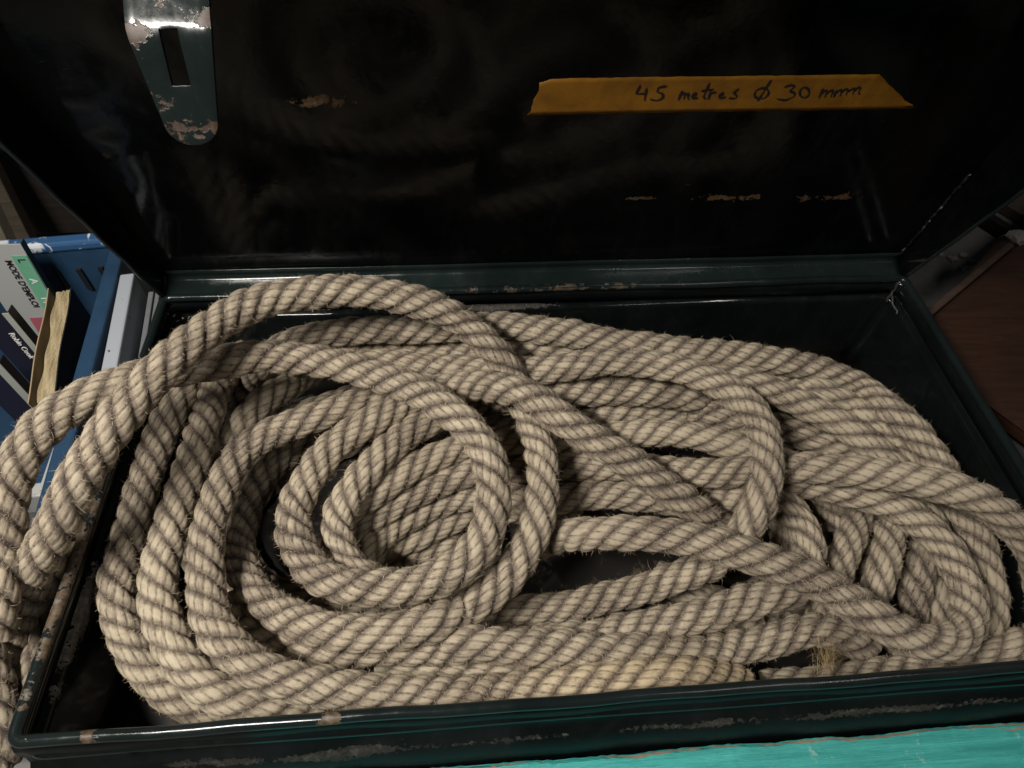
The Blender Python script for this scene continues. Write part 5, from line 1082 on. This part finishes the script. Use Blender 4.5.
bm = bmesh.new()
add_box(bm, (-0.575, -0.022, -0.112), (0.088, 0.044, 0.080), rotz(R_(3)), 0.002)
bm_obj('grey_body', bm, plain('charcoal_plastic', (0.05, 0.053, 0.055), 0.5), cb)

# grey tub between crate and chest
tub = empty('plastic_tub', (-0.487, 0.2, GZ), 'pale grey plastic tub squeezed between the blue crate and the chest', 'tub')
tgp = NT('grey_plastic')
P = tgp.coord('Object')
n1 = tgp.noise(P, 90, 4); n2 = tgp.noise(P, 14, 3)
c = tgp.mix(tgp.ramp(n1, [(0.66, 0.0), (0.70, 1.0)]), (0.36, 0.39, 0.43), (0.08, 0.08, 0.08))
tgp.set(Base_Color=tgp.mix(tgp.ramp(n2, [(0.4, 0.0), (0.7, 0.4)]), c, (0.33, 0.36, 0.40)), Roughness=0.5)
ra = rotz(R_(8))
bm = bmesh.new()
add_box(bm, (-0.4865, 0.180, -0.080), (0.016, 0.19, 0.158), ra, 0.002)
bm_obj('side_wall', bm, tgp.m, tub)
M_GREYD = plain('dark_grey_plastic', (0.16, 0.17, 0.18), 0.5, 0.2, 20, 0.1)
bm = bmesh.new()
add_box(bm, (-0.4690, 0.185, -0.094), (0.006, 0.17, 0.135), ra, 0.001)
bm_obj('inner_wall', bm, M_GREYD, tub)
bm = bmesh.new()
add_box(bm, (-0.4605, 0.195, -0.092), (0.005, 0.15, 0.14), ra, 0.001)
bm_obj('inner_rib', bm, M_GREYD, tub)

# wooden beams, and a dark backdrop added for the black area behind
M_BEAM = wood('old_beam', (0.035, 0.027, 0.018), (0.075, 0.060, 0.042))
M_BEAML = wood('pale_beam', (0.12, 0.105, 0.08), (0.19, 0.165, 0.13))
BEAM1, BEAM2 = BAKE['beams']
def beam(p, q, wd, ht, m, label):
    p, q = Vector(p), Vector(q)
    d = q - p
    bm = bmesh.new()
    add_box(bm, (0, 0, 0), (d.length, wd, ht), None, 0.002)
    bmesh.ops.transform(bm, matrix=Matrix.Translation((p + q) / 2) @ d.to_track_quat('X', 'Z').to_matrix().to_4x4(), verts=bm.verts)
    return tag(bm_obj('wooden_batten', bm, m), label, 'batten')
beam(BEAM1[0], BEAM1[1], 0.030, 0.02, M_BEAM, 'dark brown wooden batten leaning behind the blue crate at the upper left')
beam(BEAM2[0], BEAM2[1], 0.022, 0.02, M_BEAML, 'pale wooden batten in front of the darker one, behind the white book')
M_DARK = wood('dark_wood', (0.010, 0.008, 0.007), (0.022, 0.016, 0.012), 0.6)
bdrop = empty('dark_backdrop', (-0.62, 0.69, GZ), 'dark wooden backdrop added to fill the black area behind the chest', 'backdrop')
bm = bmesh.new()
add_box(bm, (-0.62, 0.69, 0.42), (1.14, 0.40, 1.16), None, 0.004)
bm_obj('backdrop_body', bm, M_DARK, bdrop)
for k in (-1, 1):
    bm = bmesh.new()
    add_box(bm, (-0.62 + k * 0.285, 0.484, 0.42), (0.55, 0.016, 1.05), None, 0.004)
    dr = bm_obj('backdrop_panel', bm, M_DARK, bdrop)

# ================================================================ RIGHT: wooden panel, batten, rubble
M_WOODR = wood('red_brown_wood', (0.026, 0.0105, 0.006), (0.056, 0.023, 0.0115), 0.5)
pan = empty('wooden_stool', (0.65, 0.15, GZ), 'low red brown wooden stool with a worn back edge right of the chest', 'stool')
e = Vector((0.227, 0.157, 0)).normalized()
ang = math.atan2(e.y, e.x)
nrm = Vector((e.y, -e.x, 0))
a0 = Vector((0.489, 0.199, 0)) - e * 0.05
V, F = [], []
prof4 = [(0.0, -0.075), (0.0, -0.056), (0.002, -0.051), (0.006, -0.0495), (0.012, -0.050), (0.10, -0.060), (0.20, -0.066), (0.30, -0.070), (0.52, -0.075), (0.52, -0.098)]
for i in range(31):
    p = a0 + e * (0.75 * i / 30)
    for (d, z) in prof4:
        q = p + nrm * d
        V.append((max(q.x, 0.4545), q.y, z))
for i in range(30):
    for k in range(len(prof4)):
        k2 = (k + 1) % len(prof4)
        n_ = len(prof4)
        F.append((i * n_ + k, i * n_ + k2, (i + 1) * n_ + k2, (i + 1) * n_ + k))
mesh('seat', V, F, M_WOODR, pan)
M_EDGE = wood('worn_edge', (0.055, 0.034, 0.024), (0.095, 0.062, 0.044), 0.6, ang)
bm = bmesh.new()
c = a0 + e * 0.40 - nrm * 0.006
add_box(bm, (c.x, c.y, -0.064), (0.70, 0.010, 0.026), rotz(ang), 0.003)
bm_obj('worn_edge', bm, M_EDGE, pan)
for (d, b) in ((0.16, 0.04), (0.62, 0.04), (0.50, 0.42)):
    p = a0 + e * d + nrm * b
    bm = bmesh.new()
    add_box(bm, (p.x, p.y, -0.125), (0.03, 0.03, 0.085), rotz(ang), 0.003)
    bm_obj('leg', bm, M_WOODR, pan)
bm = bmesh.new()
add_box(bm, (0.80, 0.545, GZ + 0.012), (0.30, 0.018, 0.024), rotz(R_(-62)), 0.002)
tag(bm_obj('wooden_batten', bm, M_DARK), 'thin dark batten lying on the concrete behind the red brown stool', 'batten')
bm = bmesh.new()
add_box(bm, (0.95, 0.56, GZ + 0.01), (0.30, 0.16, 0.02), rotz(R_(-62)), 0.002)
tag(bm_obj('plank', bm, wood('dusty_plank', (0.10, 0.075, 0.05), (0.17, 0.13, 0.09))), 'dusty brown plank lying beside the thin dark batten', 'plank')
M_STONE = plain('rubble_stone', (0.28, 0.265, 0.24), 0.9, 0.3, 40, 0.5)


def stone(p, r, label, group=None, nm='stone_chip', cat='stone'):
    bm = bmesh.new()
    bmesh.ops.create_icosphere(bm, subdivisions=2, radius=1)
    sd = rnd.random() * 50
    for v in bm.verts:
        k = 1 + 0.25 * math.sin(3 * v.co.x + sd) * math.cos(4 * v.co.y + sd) + rnd.uniform(-0.1, 0.1)
        v.co = Vector((v.co.x * r * k * 1.3, v.co.y * r * k, max(-0.5, v.co.z) * r * 0.7 * k))
        v.co += Vector(p)
    return tag(bm_obj(nm, bm, M_STONE), label, cat, group)


for (x, y, r) in ((0.715, 0.437, 0.007), (0.738, 0.445, 0.006), (0.722, 0.414, 0.006), (0.745, 0.43, 0.005), (0.70, 0.45, 0.004), (0.738, 0.49, 0.012)):
    stone((x, y, GZ + r * 0.3), r, 'small pale chip of rubble on the concrete behind the red brown stool', 'rubble chips')
stone((0.452, 0.205, GZ + 0.004), 0.004, 'single pale chip close to the back right corner of the chest')
stone((0.705, 0.352, -0.046), 0.014, 'large whitish stone showing above the red brown stool')
bm = bmesh.new()
add_box(bm, (0.712, 0.358, -0.112), (0.04, 0.04, 0.112), rotz(0.4), 0.004)
tag(bm_obj('brick', bm, plain('old_brick', (0.16, 0.10, 0.07), 0.9)), 'upright brick behind the red brown stool carrying the whitish stone', 'brick')

# ================================================================ FRONT: turquoise bench
tq = NT('turquoise_paint')
P = tq.n('ShaderNodeNewGeometry').outputs['Position']
g = tq.noise(tq.map(P, (4, 60, 30)), 2.5, 6, 0.6, 0.4)
n2 = tq.noise(P, 18, 5, 0.65, 0.5)
n3 = tq.noise(P, 160, 4, 0.6)
col = tq.mix(tq.ramp(g, [(0.3, 0.0), (0.7, 1.0)]), (0.028, 0.30, 0.275), (0.075, 0.50, 0.46))
col = tq.mix(tq.ramp(tq.math('ADD', tq.math('MULTIPLY', n2, 0.6), tq.math('MULTIPLY', n3, 0.4)), [(0.565, 0.0), (0.60, 0.7)]), col, (0.30, 0.55, 0.49))
ln_ = tq.noise(tq.map(P, (2.5, 160, 60)), 3.0, 5, 0.7, 0.3)
col = tq.mix(tq.ramp(ln_, [(0.30, 0.7), (0.38, 0.0)]), col, (0.012, 0.13, 0.115))
col = tq.mix(tq.ramp(n2, [(0.66, 0.0), (0.69, 1.0)]), col, (0.20, 0.14, 0.09))
sx_ = tq.n('ShaderNodeSeparateXYZ'); tq.l(P, sx_.inputs[0])
# bare wood along the back edge of the plank
ed = tq.math('ADD', sx_.outputs['Y'], tq.math('MULTIPLY', tq.math('SUBTRACT', n2, 0.5), 0.020))
ed = tq.math('ADD', ed, tq.math('MULTIPLY', tq.math('SUBTRACT', n3, 0.5), 0.006))
col = tq.mix(tq.ramp(tq.math('ADD', tq.math('MULTIPLY', ed, 1.0), 0.0), [(0.0, 0.0), (1.0, 0.0)]), col, (0.2, 0.15, 0.1))
tq.set(Base_Color=col, Roughness=0.45)
tq.bump(tq.math('ADD', tq.math('ADD', g, ln_), tq.math('MULTIPLY', n2, 0.7)), 0.6, 0.004)
bench = empty('wooden_bench', (0.25, -0.36, GZ), 'turquoise painted wooden bench with chipped edges in front of the chest', 'bench')
bm = bmesh.new()
PY, PT = -0.2555, -0.070
V, F = [], []
def rnoise(n, step, seed):
    r = np.random.default_rng(seed)
    y = r.uniform(-1, 1, n // step + 3)
    return np.interp(np.arange(n), np.arange(len(y)) * step, y)
CHIP = 0.0007 * rnoise(481, 40, 1) + 0.0006 * rnoise(481, 9, 2) + 0.0004 * rnoise(481, 2, 3) + 0.0030 * np.clip(rnoise(481, 14, 4) - 0.55, 0, 1)
BARE = 0.0012 + 0.0010 * rnoise(481, 16, 5) + 0.0008 * rnoise(481, 4, 6) + 0.010 * np.clip(rnoise(481, 18, 7) - 0.62, 0, 1)
nx, prof3 = 480, [(0, -0.022), (0, -0.003), (-0.003, 0), (-0.05, 0.0), (-0.10, 0.0), (-0.155, 0.0), (-0.16, -0.004), (-0.16, -0.022)]
for i in range(nx + 1):
    x = -0.30 + 1.1 * i / nx
    chip = CHIP[i]
    for k, (dy, dz) in enumerate(prof3):
        V.append((x, PY + dy - (chip if k < 3 else 0), PT + dz - (0.25 * chip if k == 2 else 0)))
n3_ = len(prof3)
for i in range(nx):
    for k in range(n3_):
        k2 = (k + 1) % n3_
        F.append((i * n3_ + k, (i + 1) * n3_ + k, (i + 1) * n3_ + k2, i * n3_ + k2))
F.append(tuple(range(n3_))); F.append(tuple(nx * n3_ + k for k in range(n3_))[::-1])
mesh('seat_plank', V, F, tq.m, bench)
# bare wooden strip where the paint has worn off the back edge
V, F = [], []
for i in range(nx + 1):
    x = -0.30 + 1.1 * i / nx
    wd = max(0.0003, BARE[i])
    chip = CHIP[i]
    y0 = PY - chip - 0.0012
    V += [(x, y0, PT - 0.0012), (x, y0 - wd, PT + 0.0003)]
    if i: F.append((2 * i - 2, 2 * i, 2 * i + 1, 2 * i - 1))
mesh('bare_edge', V, F, wood('bare_wood', (0.22, 0.16, 0.11), (0.36, 0.27, 0.19), 0.8), bench)
for x in (-0.22, 0.72):
    bm = bmesh.new()
    add_box(bm, (x, -0.336, (PT - 0.022 + GZ) / 2), (0.03, 0.12, PT - 0.022 - GZ), None, 0.002)
    bm_obj('leg', bm, tq.m, bench)
